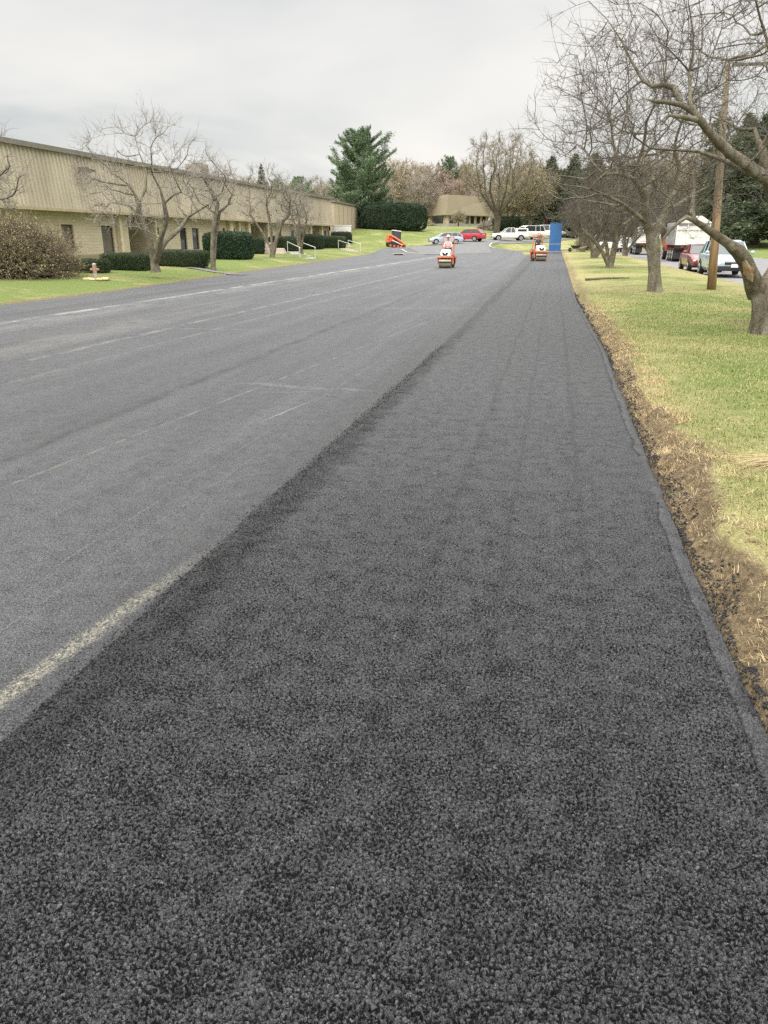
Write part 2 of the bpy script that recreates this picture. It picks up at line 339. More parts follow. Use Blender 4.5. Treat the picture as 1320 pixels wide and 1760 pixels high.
def block_mat(name, a, b, mortar, bw=.4, bh=.2):
    t = NT(name); co = t.co(); sep = t.n('ShaderNodeSeparateXYZ'); t.t.links.new(co, sep.inputs[0])
    cmb = t.n('ShaderNodeCombineXYZ'); t.t.links.new(t.mt('ADD', sep.outputs[0], sep.outputs[1]), cmb.inputs[0]); t.t.links.new(sep.outputs[2], cmb.inputs[1])
    br = t.n('ShaderNodeTexBrick'); t.t.links.new(cmb.outputs[0], br.inputs['Vector']); br.inputs['Scale'].default_value = 1; br.inputs['Brick Width'].default_value = bw; br.inputs['Row Height'].default_value = bh
    br.inputs['Mortar Size'].default_value = .012; br.inputs['Color1'].default_value = a+(1,); br.inputs['Color2'].default_value = b+(1,); br.inputs['Mortar'].default_value = mortar+(1,)
    n = t.noise(.8, 6, t.co((1, 1, 2.2)), .7); n2 = t.noise(25, 3)
    c = t.mix(t.rng(n, .3, .7, 0, .5), br.outputs['Color'], tuple(x*.62 for x in a)); c = t.mix(t.rng(n2, .3, .7, 0, .2), c, tuple(x*.5 for x in b))
    t.bump(t.mt('MULTIPLY', br.outputs['Fac'], -1.), .6, .01); return t.out(c, .85, 0, .25)
def bark(name, a, b, lichen=(.30, .29, .22), sc=9):
    t = NT(name); s = t.noise(sc, 7, t.co((1, 1, .28)), .75); n = t.noise(sc*3, 4, None, .7); l = t.noise(3.5, 5, None, .7)
    c = t.mix(t.rng(s, .32, .66), a, b); c = t.mix(t.rng(l, .50, .62, 0, .65), c, lichen); c = t.mix(t.rng(n, .35, .48, .5, 0), c, tuple(x*.4 for x in a))
    t.bump(t.mt('ADD', s, t.mt('MULTIPLY', n, .5)), 1, .05); return t.out(c, .95, 0, .1)
BARK = bark('apple_bark', (.085, .070, .052), (.24, .21, .155)); BARK_FAR = bark('elm_bark', (.10, .085, .06), (.21, .18, .13), (.25, .23, .16), 4)
def flat_mat(name, a, b, sc=2.5, rough=.9, fine=12, trans=0):
    t = NT(name); n = t.noise(sc, 4); f = t.noise(fine, 3); t.out(t.mix(t.rng(t.mt('ADD', t.mt('MULTIPLY', n, .6), t.mt('MULTIPLY', f, .4)), .36, .64), a, b), rough, 0, .2)
    if trans: t.b.inputs['Transmission Weight'].default_value = 0
    return t.m
TWIG = flat_mat('apple_twigs', (.075, .065, .052), (.15, .135, .11)); TWIG_L = flat_mat('pale_twigs', (.19, .17, .145), (.32, .29, .25))
# ---------------------------------------------------------------- world: even overcast with soft grey patches
wd = bpy.data.worlds.new('World'); scn.world = wd; wd.use_nodes = True
wt = wd.node_tree; bg = wt.nodes['Background']; wl = wt.links.new
SUN_EL = R(42); SUN_AZ = R(200)
sky = wt.nodes.new('ShaderNodeTexSky'); sky.sky_type = 'NISHITA'; sky.sun_disc = False; sky.sun_elevation = SUN_EL; sky.sun_rotation = SUN_AZ; sky.dust_density = 4
tc = wt.nodes.new('ShaderNodeTexCoord'); sp = wt.nodes.new('ShaderNodeSeparateXYZ'); wl(tc.outputs['Generated'], sp.inputs[0])
def wm(op, a, b=0., clamp=False):
    x = wt.nodes.new('ShaderNodeMath'); x.operation = op; x.use_clamp = clamp
    for i, q in enumerate((a, b)):
        if isinstance(q, bpy.types.NodeSocket): wl(q, x.inputs[i])
        else: x.inputs[i].default_value = q
    return x.outputs[0]
# cloud layer seen in perspective: direction projected on a plane overhead
zc = wm('MAXIMUM', sp.outputs[2], .0); den = wm('ADD', zc, .12); cb = wt.nodes.new('ShaderNodeCombineXYZ'); wl(wm('DIVIDE', sp.outputs[0], den), cb.inputs[0]); wl(wm('DIVIDE', sp.outputs[1], den), cb.inputs[1])
nz = wt.nodes.new('ShaderNodeTexNoise'); wl(cb.outputs[0], nz.inputs['Vector']); nz.inputs['Scale'].default_value = .42; nz.inputs['Detail'].default_value = 5; nz.inputs['Roughness'].default_value = .5; nz.inputs['Distortion'].default_value = .4
rp = wt.nodes.new('ShaderNodeValToRGB'); wl(nz.outputs['Fac'], rp.inputs[0]); e = rp.color_ramp.elements
e[0].position = .34; e[0].color = (.57, .595, .59, 1); e[1].position = .60; e[1].color = (.88, .85, .81, 1); k = e.new(.46); k.color = (.74, .74, .72, 1)
lum = wm('ADD', wm('MULTIPLY', wm('MAXIMUM', wm('SUBTRACT', zc, .26), 0.), 7.5), wm('ADD', wm('MULTIPLY', zc, -.15), 1.06))
vm = wt.nodes.new('ShaderNodeVectorMath'); vm.operation = 'SCALE'; wl(rp.outputs[0], vm.inputs[0]); wl(lum, vm.inputs['Scale'])
# bright flattening low band
vs = wt.nodes.new('ShaderNodeVectorMath'); vs.operation = 'SCALE'; wl(sky.outputs[0], vs.inputs[0]); vs.inputs['Scale'].default_value = .01
va = wt.nodes.new('ShaderNodeVectorMath'); va.operation = 'ADD'; wl(vm.outputs[0], va.inputs[0]); wl(vs.outputs[0], va.inputs[1])
wl(va.outputs[0], bg.inputs[0]); bg.inputs[1].default_value = 1.0
sl = bpy.data.lights.new('sun', 'SUN'); sl.energy = 1.3; sl.angle = R(20); sl.color = (1, .96, .9); so = bpy.data.objects.new('sun', sl); COL.objects.link(so)
dv = Vector((math.sin(SUN_AZ)*math.cos(SUN_EL), math.cos(SUN_AZ)*math.cos(SUN_EL), math.sin(SUN_EL))); so.rotation_euler = dv.to_track_quat('Z', 'Y').to_euler(); so.location = (0, 0, 30)
# ---------------------------------------------------------------- ground sheet
def seg(a, b, n, p=1.): t = np.linspace(0, 1, n, endpoint=False)**p; return t
ys = np.concatenate([np.arange(-30, 0, 3), np.arange(0, 1.6, .2), np.arange(1.6, 9, .035), np.arange(9, 20, .12), np.arange(20, 60, .4), np.arange(60, 90, .8), np.arange(90, 150, 1.), np.arange(150, 260, 4), np.linspace(260, 900, 25)])
le = left_edge(ys); re = right_edge(ys)
cols = []
t = np.linspace(1, 0, 46, endpoint=False)**3.2
for k in t: cols.append(le-.02-500*k)
for d in (-.12, -.06, -.01, .02): cols.append(le+d*1.)
for k in np.linspace(.02, .97, 12): cols.append((le+.1)*(1-k)+(re-.1)*k)
for d in np.arange(-.04, .9, .03): cols.append(re+d)
for d in np.arange(.93, 3, .15): cols.append(re+d)
for xx in np.concatenate([np.arange(4, 6.8, .4), np.arange(6.8, 7.6, .15), np.arange(8, 18.8, 1.2), np.arange(18.8, 19.6, .15), 19.8+np.linspace(0, 1, 30)**3*480]): cols.append(np.full_like(ys, xx)+(re-.9))
GX = np.stack(cols, 1); GX.sort(axis=1); GY = np.repeat(ys[:, None], GX.shape[1], 1)
GZ = Z(GX, GY)
dr = GX-re[:, None]; nr = sstep(45, 20, GY)
rough_ = .6*(fbm(GX*9, GY*9, 21, 5)-.5)+.7*(fbm(GX*3.2, GY*3.2, 27, 3)-.5)
bw = .36+.30*(fbm(GY*.8, GY*0+2, 31)-.5)*2          # width of the torn bank
bankm = sstep(-.02, .06, dr)*sstep(1.0, .72, dr/np.maximum(bw, .1))
GZ += bankm*nr*(rough_*.30)+sstep(0, .1, dr)*(GX < 6.5)*.035*(fbm(GX*.9, GY*.9, 4)-.5)
GZ += sstep(0, .3, dr)*(GX < 6.6)*.018*(fbm(GX*16, GY*16, 44)-.5)*nr
nrw, nc = GX.shape
idx = np.arange(nrw*nc).reshape(nrw, nc)
Fq = np.stack([idx[:-1, :-1], idx[:-1, 1:], idx[1:, 1:], idx[1:, :-1]], -1).reshape(-1, 4)
me = np_mesh('ground', np.stack([GX, GY, GZ], -1).reshape(-1, 3), Fq, True)
dlx = le[:, None]-GX
soil = np.clip(sstep(-.02, .02, dlx)*sstep(.24, .08, dlx+.35*(fbm(GX*3, GY*1.3, 8)-.5)), 0, 1)*.75*(GY < 92)
soil = np.maximum(soil, sstep(-.05, 0, dr)*sstep(1.15, .8, dr/np.maximum(bw, .1)+.5*(fbm(GX*6, GY*6, 71)-.5))*(.95-.4*sstep(8, 30, GY))*(GY < 105)*(dr < 2))
dtr = np.hypot(GX-4.08, GY-16.25)
soil = np.maximum(soil, .75*sstep(.9, .35, dtr))
at = me.attributes.new('soil', 'FLOAT', 'POINT'); at.data.foreach_set('value', soil.ravel().astype(np.float32))
ground = obj('ground', me, M_LAWN); tag(ground, 'mown lawns and torn turf edges around the parking lot', kind='structure')
# lot sheets
def strip(name, mat, yy, xa, xb, z, nx=2, kind='structure', label=None):
    k = np.linspace(0, 1, nx)[None, :]; X = xa[:, None]*(1-k)+xb[:, None]*k; Y = np.repeat(yy[:, None], nx, 1); Zz = z(X, Y) if callable(z) else np.full_like(X, z)
    i = np.arange(X.size).reshape(X.shape); f = np.stack([i[:-1, :-1], i[:-1, 1:], i[1:, 1:], i[1:, :-1]], -1).reshape(-1, 4)
    o = obj(name, np_mesh(name, np.stack([X, Y, Zz], -1).reshape(-1, 3), f, True), mat); return tag(o, label, kind=kind)
yy = np.concatenate([np.arange(-30, 60, .5), np.arange(60, 104, 1)])
def lotz(X, Y): return np.where(Y > 84, np.maximum(Z(X, Y)+.03, 0), 0)*sstep(82, 88, Y)
strip('parking_lot', M_OLD, yy, left_edge(yy)-.03, np.full_like(yy, -1.80), lotz, 30, label='rolled grey asphalt of the long parking lot')
# new lane: cross profile with a rounded, smooth-rolled edge and a dark crease
def lane_grid(yy, nx_in, fine):
    re2 = right_edge(yy); seam = np.interp(yy, [0, 19, 36, 64, 112], [-1.88, -1.80, -2.1, -2.6, -3.3])+.035*(fbm(yy*2.2, yy*0+1, 61)-.5)*2
    cw = .03*(fbm(yy*1.1, yy*0+7, 81)-.5); ew = .085+.05*(fbm(yy*2.7, yy*0+3, 41)-.5)
    if fine: uu = np.concatenate([np.arange(0, .0, 1), np.linspace(0, 1, nx_in)])
    else: uu = np.concatenate([[0, .016, .043], np.linspace(.08, .94, nx_in), [.945, .95, .955, .96, .972, .985, 1.]])
    X = seam[:, None]*(1-uu)+(re2+.03+.02*(fbm(yy*9, yy*0+6, 23)-.5)*2)[:, None]*uu; Yg = np.repeat(yy[:, None], X.shape[1], 1); d = (re2[:, None]-X)+cw[:, None]; u = d/ew[:, None]   # u=1 crease, u=0 outer foot
    z = .02-.012*np.exp(-((u-1)/.10)**2)-.026*sstep(.92, -.15, u)**1.3
    z -= .016*sstep(.10, 0, X-seam[:, None])+.03*sstep(-.02, -.25, u)
    z = z+np.where(Yg > 95, np.maximum(Z(X, Yg)+.02, 0), 0)
    E_ = np.stack([sstep(1.0, .88, u), np.exp(-((u-1)/.085)**2), u*0, u*0+1], -1)
    i = np.arange(X.size).reshape(X.shape); return np.stack([X, Yg, z], -1).reshape(-1, 3), np.stack([i[:-1, :-1], i[:-1, 1:], i[1:, 1:], i[1:, :-1]], -1).reshape(-1, 4), E_.reshape(-1, 4), X, Yg
g1 = lane_grid(np.concatenate([np.arange(.7, 2.6, .0044), np.arange(2.6, 5.2, .0075)]), 620, True)
g2 = lane_grid(np.concatenate([np.arange(5.185, 9, .02), np.arange(9, 30, .15), np.arange(30, 112, 1.)]), 40, False)
g3 = lane_grid(np.arange(-3, .75, .05), 30, False)
n1_ = len(g1[0]); n2_ = len(g2[0])
me = np_mesh('paved_lane', np.concatenate([g1[0], g2[0], g3[0]]), np.concatenate([g1[1], g2[1]+n1_, g3[1]+n1_+n2_]), True)
ca = me.attributes.new('edge', 'FLOAT_COLOR', 'POINT'); ca.data.foreach_set('color', np.concatenate([g1[2], g2[2], g3[2]]).astype(np.float32).ravel())
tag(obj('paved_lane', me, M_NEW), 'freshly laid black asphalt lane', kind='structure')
LY = np.concatenate([g1[4][:, :1], g2[4][:, :1]]); LX = np.concatenate([g1[3][:, :1], g2[3][:, :1]])
# street on the right
yy = np.arange(-30, 140, 2.); strip('street', M_STREET, yy, np.full_like(yy, 7.1), np.full_like(yy, 19.2), .01, 4, label='grey public street beyond the trees')
scn.cycles.use_denoising = False
#@@PART2
# ================================================================ PART 2: vegetation
def blades(n, P, hgt, wid, lean, bend=.5, yaw=None):
    """n curved two-quad blades rooted at P (n,3)"""
    yaw = rng.uniform(0, 6.28, n) if yaw is None else yaw; d = np.stack([np.cos(yaw), np.sin(yaw), np.zeros(n)], 1)
    a = rng.uniform(0, 6.28, n); s = np.stack([np.cos(a), np.sin(a), np.zeros(n)], 1)*wid[:, None]*.5
    up = np.array([0, 0, 1.])[None]
    m = P+d*(hgt*lean*.4)[:, None]+up*(hgt*.6*np.cos(lean*.6))[:, None]; t = P+d*(hgt*lean)[:, None]+up*(hgt*np.maximum(np.cos(lean*1.2), .05))[:, None]
    V = np.stack([P-s, P+s, m+s*.8, m-s*.8, t+s*.15, t-s*.15], 1).reshape(-1, 3); b = np.arange(n)[:, None]*6
    return V, np.concatenate([b+np.array([[0, 1, 2, 3]]), b+np.array([[3, 2, 4, 5]])], 0)
def gz(x, y):                                        # height of the built ground sheet (bilinear on its own grid)
    j = np.clip(np.searchsorted(ys, y)-1, 0, len(ys)-2); out = np.empty(len(x)); fy = (y-ys[j])/(ys[j+1]-ys[j])
    for q in range(len(x)):
        z_ = []
        for r_ in (j[q], j[q]+1): z_.append(np.interp(x[q], GX[r_], GZ[r_]))
        out[q] = z_[0]*(1-fy[q])+z_[1]*fy[q]
    return out
def grass_mat(name, cols):
    t = NT(name); g = t.n('ShaderNodeNewGeometry'); r = g.outputs['Random Per Island']; P = t.co((1, 1, .1)); n = t.noise(.9, 4, P, .6)
    rp = t.n('ShaderNodeValToRGB'); t.t.links.new(t.mt('ADD', t.mt('MULTIPLY', r, .55), t.mt('MULTIPLY', t.rng(n, .3, .7), .38)), rp.inputs[0]); e = rp.color_ramp.elements
    e[0].position = 0; e[0].color = cols[0]+(1,); e[1].position = 1; e[1].color = cols[-1]+(1,)
    for i, c in enumerate(cols[1:-1]): k = e.new((i+1)/(len(cols)-1)); k.color = c+(1,)
    return t.out(rp.outputs[0], .8, 0, .2)
M_BLADE = grass_mat('turf_blades', [(.10, .135, .035), (.165, .205, .06), (.25, .28, .095), (.37, .35, .15), (.50, .45, .25)])
M_STRAW = grass_mat('dry_straw', [(.17, .11, .055), (.34, .25, .13), (.50, .40, .22), (.62, .52, .33)])
# right lawn blades: sampled so that density per picture area stays even
n = 190000; yb = 1.2+27*rng.random(n)**1.6; xb = 1.02+rng.random(n)*(1.2+np.minimum(yb*.62, 7.))
dd = xb-right_edge(yb); wloc = np.interp(yb, [0, 4, 8, 30], [.62, .5, .36, .15])+.22*(fbm(yb*1.1, yb*0+5, 31)-.5)
keep = rng.random(n) < sstep(wloc*.5, wloc*1.25, dd)*sstep(.26, .46, fbm(xb*3.2, yb*3.2, 15)+.08); keep &= rng.random(n) < sstep(29, 13, yb); keep &= (xb < 6.9); keep &= (np.hypot(xb-3.62, yb-14.4) > .28)
xb, yb = xb[keep], yb[keep]; zb = gz(xb, yb)
V, Q = blades(len(xb), np.stack([xb, yb, zb-.004], 1), rng.uniform(.022, .055, len(xb)), rng.uniform(.0022, .0042, len(xb))*(1+yb*.11), rng.uniform(.1, 1.2, len(xb)))
tag(obj('grass', np_mesh('grass', V, Q), M_BLADE), 'short yellow-green grass blades on the right lawn', kind='stuff')
# straw and torn roots lying over the bank
n = 30000; yb = 1.3+20*rng.random(n)**1.5; re_ = right_edge(yb); wl_ = np.interp(yb, [0, 4, 8, 30], [.75, .6, .42, .2]); xb = re_+.06+wl_*rng.random(n)**.8*1.05
cl = fbm(xb*4, yb*4, 77); keep = rng.random(n) < sstep(.40, .62, cl)+.10; xb, yb = xb[keep], yb[keep]
zb = gz(xb, yb); n = len(xb)
V, Q = blades(n, np.stack([xb, yb, zb+.003], 1), rng.uniform(.02, .085, n)*(.8+.5*rng.random(n)**4), rng.uniform(.0012, .0026, n)*(1+yb*.09), rng.uniform(.75, 1.5, n), yaw=rng.normal(2.9, 1.2, n))
tag(obj('straw', np_mesh('straw', V, Q), M_STRAW), 'dry straw and torn roots over the dug bank', kind='stuff')
# one long sheaf of dead stalks lying on the lawn at the frame's right side
c0 = D(1345, 868, 5.35); c0.z = z1(c0.x, c0.y)
n = 240; a0 = math.pi+PH+.02; u = rng.normal(0, 1, n); st0 = np.stack([c0.x+.22*rng.random(n), c0.y+u*.055, np.zeros(n)], 1)
st0[:, 2] = gz(st0[:, 0], st0[:, 1])+.015+.03*rng.random(n); ln = rng.uniform(.12, .6, n); yw = a0+rng.normal(0, .26, n)
V = []; Q = []
for q in range(n):
    p = st0[q]; d = np.array([math.cos(yw[q]), math.sin(yw[q]), 0]); s = np.array([-d[1], d[0], 0])*.0022
    cv = rng.normal(0, .12)
    for k in range(5):
        f = k/4; c = p+d*ln[q]*f+np.array([-d[1], d[0], 0])*cv*f*f*ln[q]; c[2] = p[2]+.03*math.sin(f*3.1)*ln[q]-.012*f; V += [c-s*(1-.5*f), c+s*(1-.5*f)]
        if k: b = len(V)-4; Q.append((b, b+1, b+3, b+2))
tag(obj('straw_sheaf', np_mesh('straw_sheaf', V, Q), M_STRAW), 'long sheaf of pale dead grass stalks on the near lawn', 'dead grass')
# crumbs of loose asphalt and soil clods
def rocks(name, X, Y, Zr, S, mat, label):
    ico = np.array([(1, 0, 0), (-1, 0, 0), (0, 1, 0), (0, -1, 0), (0, 0, 1), (0, 0, -1)], float); fc = np.array([(0, 2, 4), (2, 1, 4), (1, 3, 4), (3, 0, 4), (2, 0, 5), (1, 2, 5), (3, 1, 5), (0, 3, 5)])
    # subdivide once
    vv = list(map(tuple, ico)); cache = {}; nf = []
    def midp(a, b):
        k = (min(a, b), max(a, b))
        if k not in cache:
            m = np.array(vv[a])+np.array(vv[b]); m /= np.linalg.norm(m); cache[k] = len(vv); vv.append(tuple(m))
        return cache[k]
    for a, b, c in fc: x, y, z = midp(a, b), midp(b, c), midp(c, a); nf += [(a, x, z), (x, b, y), (z, y, c), (x, y, z)]
    B = np.array(vv); nf = np.array(nf); n = len(X)
    J = 1+rng.uniform(-.35, .35, (n, len(B), 1)); sc = S[:, None, None]*rng.uniform(.6, 1.2, (n, 1, 3)); a = rng.uniform(0, 6.28, n); ca, sa = np.cos(a)[:, None], np.sin(a)[:, None]
    Vv = B[None]*J*sc; x = Vv[..., 0]*ca-Vv[..., 1]*sa; y = Vv[..., 0]*sa+Vv[..., 1]*ca
    Vv = np.stack([x+X[:, None], y+Y[:, None], Vv[..., 2]+Zr[:, None]], -1).reshape(-1, 3)
    Q = (nf[None]+np.arange(n)[:, None, None]*len(B)).reshape(-1, 3)
    return tag(obj(name, np_mesh(name, Vv, Q), mat), label, kind='stuff')
M_CRUMB = flat_mat('asphalt_crumb', (.011, .0108, .0105), (.042, .041, .040), 30, .6, 90)
M_CLOD = flat_mat('soil_clod', (.10, .07, .045), (.30, .23, .145), 8, .95, 60)
n = 13000; yb = 1.0+26*rng.random(n)**1.5; cl = fbm(yb*1.3, yb*0+4, 91); re_ = right_edge(yb); wdt = (.03+.09*sstep(.38, .66, cl))*np.interp(yb, [0, 10, 30], [1, 1, .7])
xb = re_+.0+wdt*rng.random(n)**1.5*1.5; zb = gz(xb, yb); zb = np.maximum(zb, -.03)
s_ = (.002+.0068*rng.random(n)**2.5)*(1+yb*.03)*np.interp(yb, [0, 4, 12], [.8, 1, 1])
rocks('asphalt_crumbs', xb, yb, zb+.003, s_, M_CRUMB, 'loose black asphalt crumbs along the lane edge')
n = 3600; yb = 1.2+20*rng.random(n)**1.6; re_ = right_edge(yb); wl_ = np.interp(yb, [0, 4, 8, 30], [.7, .5, .36, .15]); xb = re_+.08+wl_*rng.random(n)**1.2
cl = fbm(xb*5, yb*5, 12); keep = rng.random(n) < sstep(.35, .6, cl); xb, yb = xb[keep], yb[keep]
rocks('soil_clods', xb, yb, gz(xb, yb)+.002, (.003+.013*rng.random(len(xb))**3), M_CLOD, 'brown soil clods on the torn bank')
# crumbly chips raised along the left joint
n = 5200; yb = .9+12*rng.random(n)**1.6; xb = np.interp(yb, LY[:, 0], LX[:, 0])+rng.normal(.09, .07, n)
rocks('joint_chips', xb, yb, np.where(xb > -1.86, .020, .001), rng.uniform(.002, .0065, n), M_CRUMB, 'loose stone chips along the joint between two lanes')
# fallen leaves on the lawn
n = 260; yb = 2+26*rng.random(n); xb = 1.4+rng.random(n)*(1+yb*.4); P = np.stack([xb, yb, gz(xb, yb)+.035], 1)
a = rng.uniform(0, 6.28, n); d = np.stack([np.cos(a), np.sin(a), rng.uniform(-.3, .3, n)], 1)*.028; s = np.stack([-np.sin(a), np.cos(a), rng.uniform(-.3, .3, n)], 1)*.013
V = np.stack([P-d, P-d*.2+s, P+d, P-d*.2-s], 1).reshape(-1, 3)
tag(obj('fallen_leaves', np_mesh('fallen_leaves', V, np.arange(n*4).reshape(-1, 4)), flat_mat('dead_leaf', (.18, .11, .06), (.42, .32, .2), 3)), 'scattered brown dead leaves on the lawn', kind='stuff')

# ---------------------------------------------------------------- bare trees
def tubes(chains, name):
    V = []; Q = []; b = 0
    for pts, rr in chains:
        n = 9 if rr[0] > .07 else 6 if rr[0] > .025 else 4 if rr[0] > .010 else 3
        P = np.asarray(pts); r = np.asarray(rr); T = np.gradient(P, axis=0); T /= np.linalg.norm(T, axis=1)[:, None]+1e-9
        ref = np.array([0, 0, 1.]) if abs(T[0, 2]) < .8 else np.array([1., 0, 0]); A = np.cross(T, ref); A /= np.linalg.norm(A, axis=1)[:, None]+1e-9; Bn = np.cross(T, A)
        g = np.arange(n)*2*np.pi/n; rad = r[:, None]
        if n > 6: rad = rad*(1+.16*np.sin(g*2+1)+.10*np.sin(g[None]*3+np.arange(len(P))[:, None]*.35)+rng.uniform(-.07, .07, (len(P), n)))
        ring = P[:, None]+(A[:, None]*np.cos(g)[None, :, None]+Bn[:, None]*np.sin(g)[None, :, None])*rad[..., None]
        V.append(ring.reshape(-1, 3)); m = len(P); i = np.arange((m-1)*n).reshape(m-1, n); j = np.roll(i, -1, 1)
        Q.append(np.stack([i, j, j+n, i+n], -1).reshape(-1, 4)+b); b += m*n
    return np_mesh(name, np.concatenate(V), np.concatenate(Q), True)
def twigs(P, Dr, L, r, segs=4, droop=0., curl=.5, side=3):
    n = len(P); pts = [P]; d = Dr/np.linalg.norm(Dr, axis=1)[:, None]; ax = rng.normal(0, 1, (n, 3)); ax /= np.linalg.norm(ax, axis=1)[:, None]
    for k in range(segs):
        d = d+np.cross(ax, d)*(curl/segs)+np.array([0, 0, -droop/segs])+rng.normal(0, .09, (n, 3)); d /= np.linalg.norm(d, axis=1)[:, None]; pts.append(pts[-1]+d*(L/segs)[:, None])
    pts = np.stack(pts, 1)                              # n, segs+1, 3
    T = pts[:, -1]-pts[:, 0]; A = np.cross(T, rng.normal(0, 1, (n, 3))); A /= np.linalg.norm(A, axis=1)[:, None]+1e-9; B = np.cross(T, A); B /= np.linalg.norm(B, axis=1)[:, None]+1e-9
    g = np.arange(side)*2*np.pi/side; f = (1-.75*np.arange(segs+1)/segs)
    off = (A[:, None]*np.cos(g)[None, :, None]+B[:, None]*np.sin(g)[None, :, None])
    V = pts[:, :, None]+off[:, None]*(r[:, None]*f[None])[..., None, None]
    V = V.reshape(-1, 3); i = np.arange(n)[:, None, None]*(segs+1)*side+np.arange(segs)[None, :, None]*side+np.arange(side)[None, None, :]
    j = np.arange(n)[:, None, None]*(segs+1)*side+np.arange(segs)[None, :, None]*side+((np.arange(side)+1) % side)[None, None, :]
    return V, np.stack([i, j, j+side, i+side], -1).reshape(-1, 4), pts
def colonize(nodes, parent, att, step, di, dk, iters=90, up=.08, grow_from=0):
    nodes = [np.array(p, float) for p in nodes]; parent = list(parent); att = np.array(att); P = np.array(nodes)
    ok = np.arange(len(nodes)) >= grow_from
    dist = np.sqrt(((att[:, None]-P[None][:, ok])**2).sum(-1)); idxs = np.nonzero(ok)[0]; near = idxs[dist.argmin(1)]; nd = dist.min(1)
    for _ in range(iters):
        act = nd < di
        if not act.any():
            if nd.size and _ < 6: di *= 1.5; continue
            break
        d = att[act]-P[near[act]]; d /= np.linalg.norm(d, axis=1)[:, None]; acc = np.zeros_like(P); np.add.at(acc, near[act], d)
        g = np.unique(near[act]); v = acc[g]; v += np.array([0, 0, up])*np.linalg.norm(v, axis=1)[:, None]; v += rng.normal(0, .12, v.shape)*np.linalg.norm(v, axis=1)[:, None]; v /= np.linalg.norm(v, axis=1)[:, None]+1e-9
        new = P[g]+v*step
        nk = np.bincount(np.array(parent)[np.array(parent) >= 0], minlength=len(P)); full = nk[g] >= 3
        if full.any():
            bad = np.zeros(len(P), bool); bad[g[full]] = True; nd[bad[near]] = 1e9; g = g[~full]; new = new[~full]
            if len(g) == 0: continue
        dd = np.sqrt(((new[:, None]-P[g][:, None])**2).sum(-1)).ravel(); base = len(P); P = np.concatenate([P, new]); parent += list(g)
        dn = np.sqrt(((att[:, None]-new[None])**2).sum(-1)); mn = dn.min(1); am = dn.argmin(1); b = mn < nd; nd = np.where(b, mn, nd); near = np.where(b, am+base, near)
        kp = nd > dk; att, nd, near = att[kp], nd[kp], near[kp]
        if len(att) < 3 or len(P) > 9000: break
    return P, parent
def finish_tree(P, parent, Rt, r0, fixed=None):
    n = len(P); kids = [[] for _ in range(n)]
    for i, p in enumerate(parent):
        if p >= 0: kids[p].append(i)
    cnt = np.zeros(n)
    order = list(range(n))[::-1]
    for i in order:
        if not kids[i]: cnt[i] = 1
        if parent[i] >= 0: cnt[parent[i]] += cnt[i]
    pw = math.log(max(cnt[0], 2))/math.log(Rt/r0); rad = r0*cnt**(1/pw)
    if fixed is not None:
        for i, r_ in fixed.items(): rad[i] = r_
        for i in range(n):
            if parent[i] >= 0 and i not in fixed: rad[i] = min(rad[i], rad[parent[i]]*.9)
    # light smoothing of positions
    P = P.copy()
    for _ in range(2):
        Q = P.copy()
        for i in range(n):
            if parent[i] >= 0 and len(kids[i]) == 1 and (fixed is None or i not in fixed): Q[i] = .5*P[i]+.25*(P[parent[i]]+P[kids[i][0]])
        P = Q
    chains = []; stack = [(0, None)]
    while stack:
        s, par = stack.pop(); ch = [s] if par is None else [par, s]; cur = s
        while kids[cur]:
            ks = sorted(kids[cur], key=lambda q: -rad[q]); 
            for q in ks[1:]: stack.append((q, cur))
            ch.append(ks[0]); cur = ks[0]
        if len(ch) > 1:
            rr = rad[ch].copy()
            if par is not None: rr[0] = min(rr[0], rr[1]*1.15)
            chains.append((P[ch], rr))
    return P, rad, kids, chains
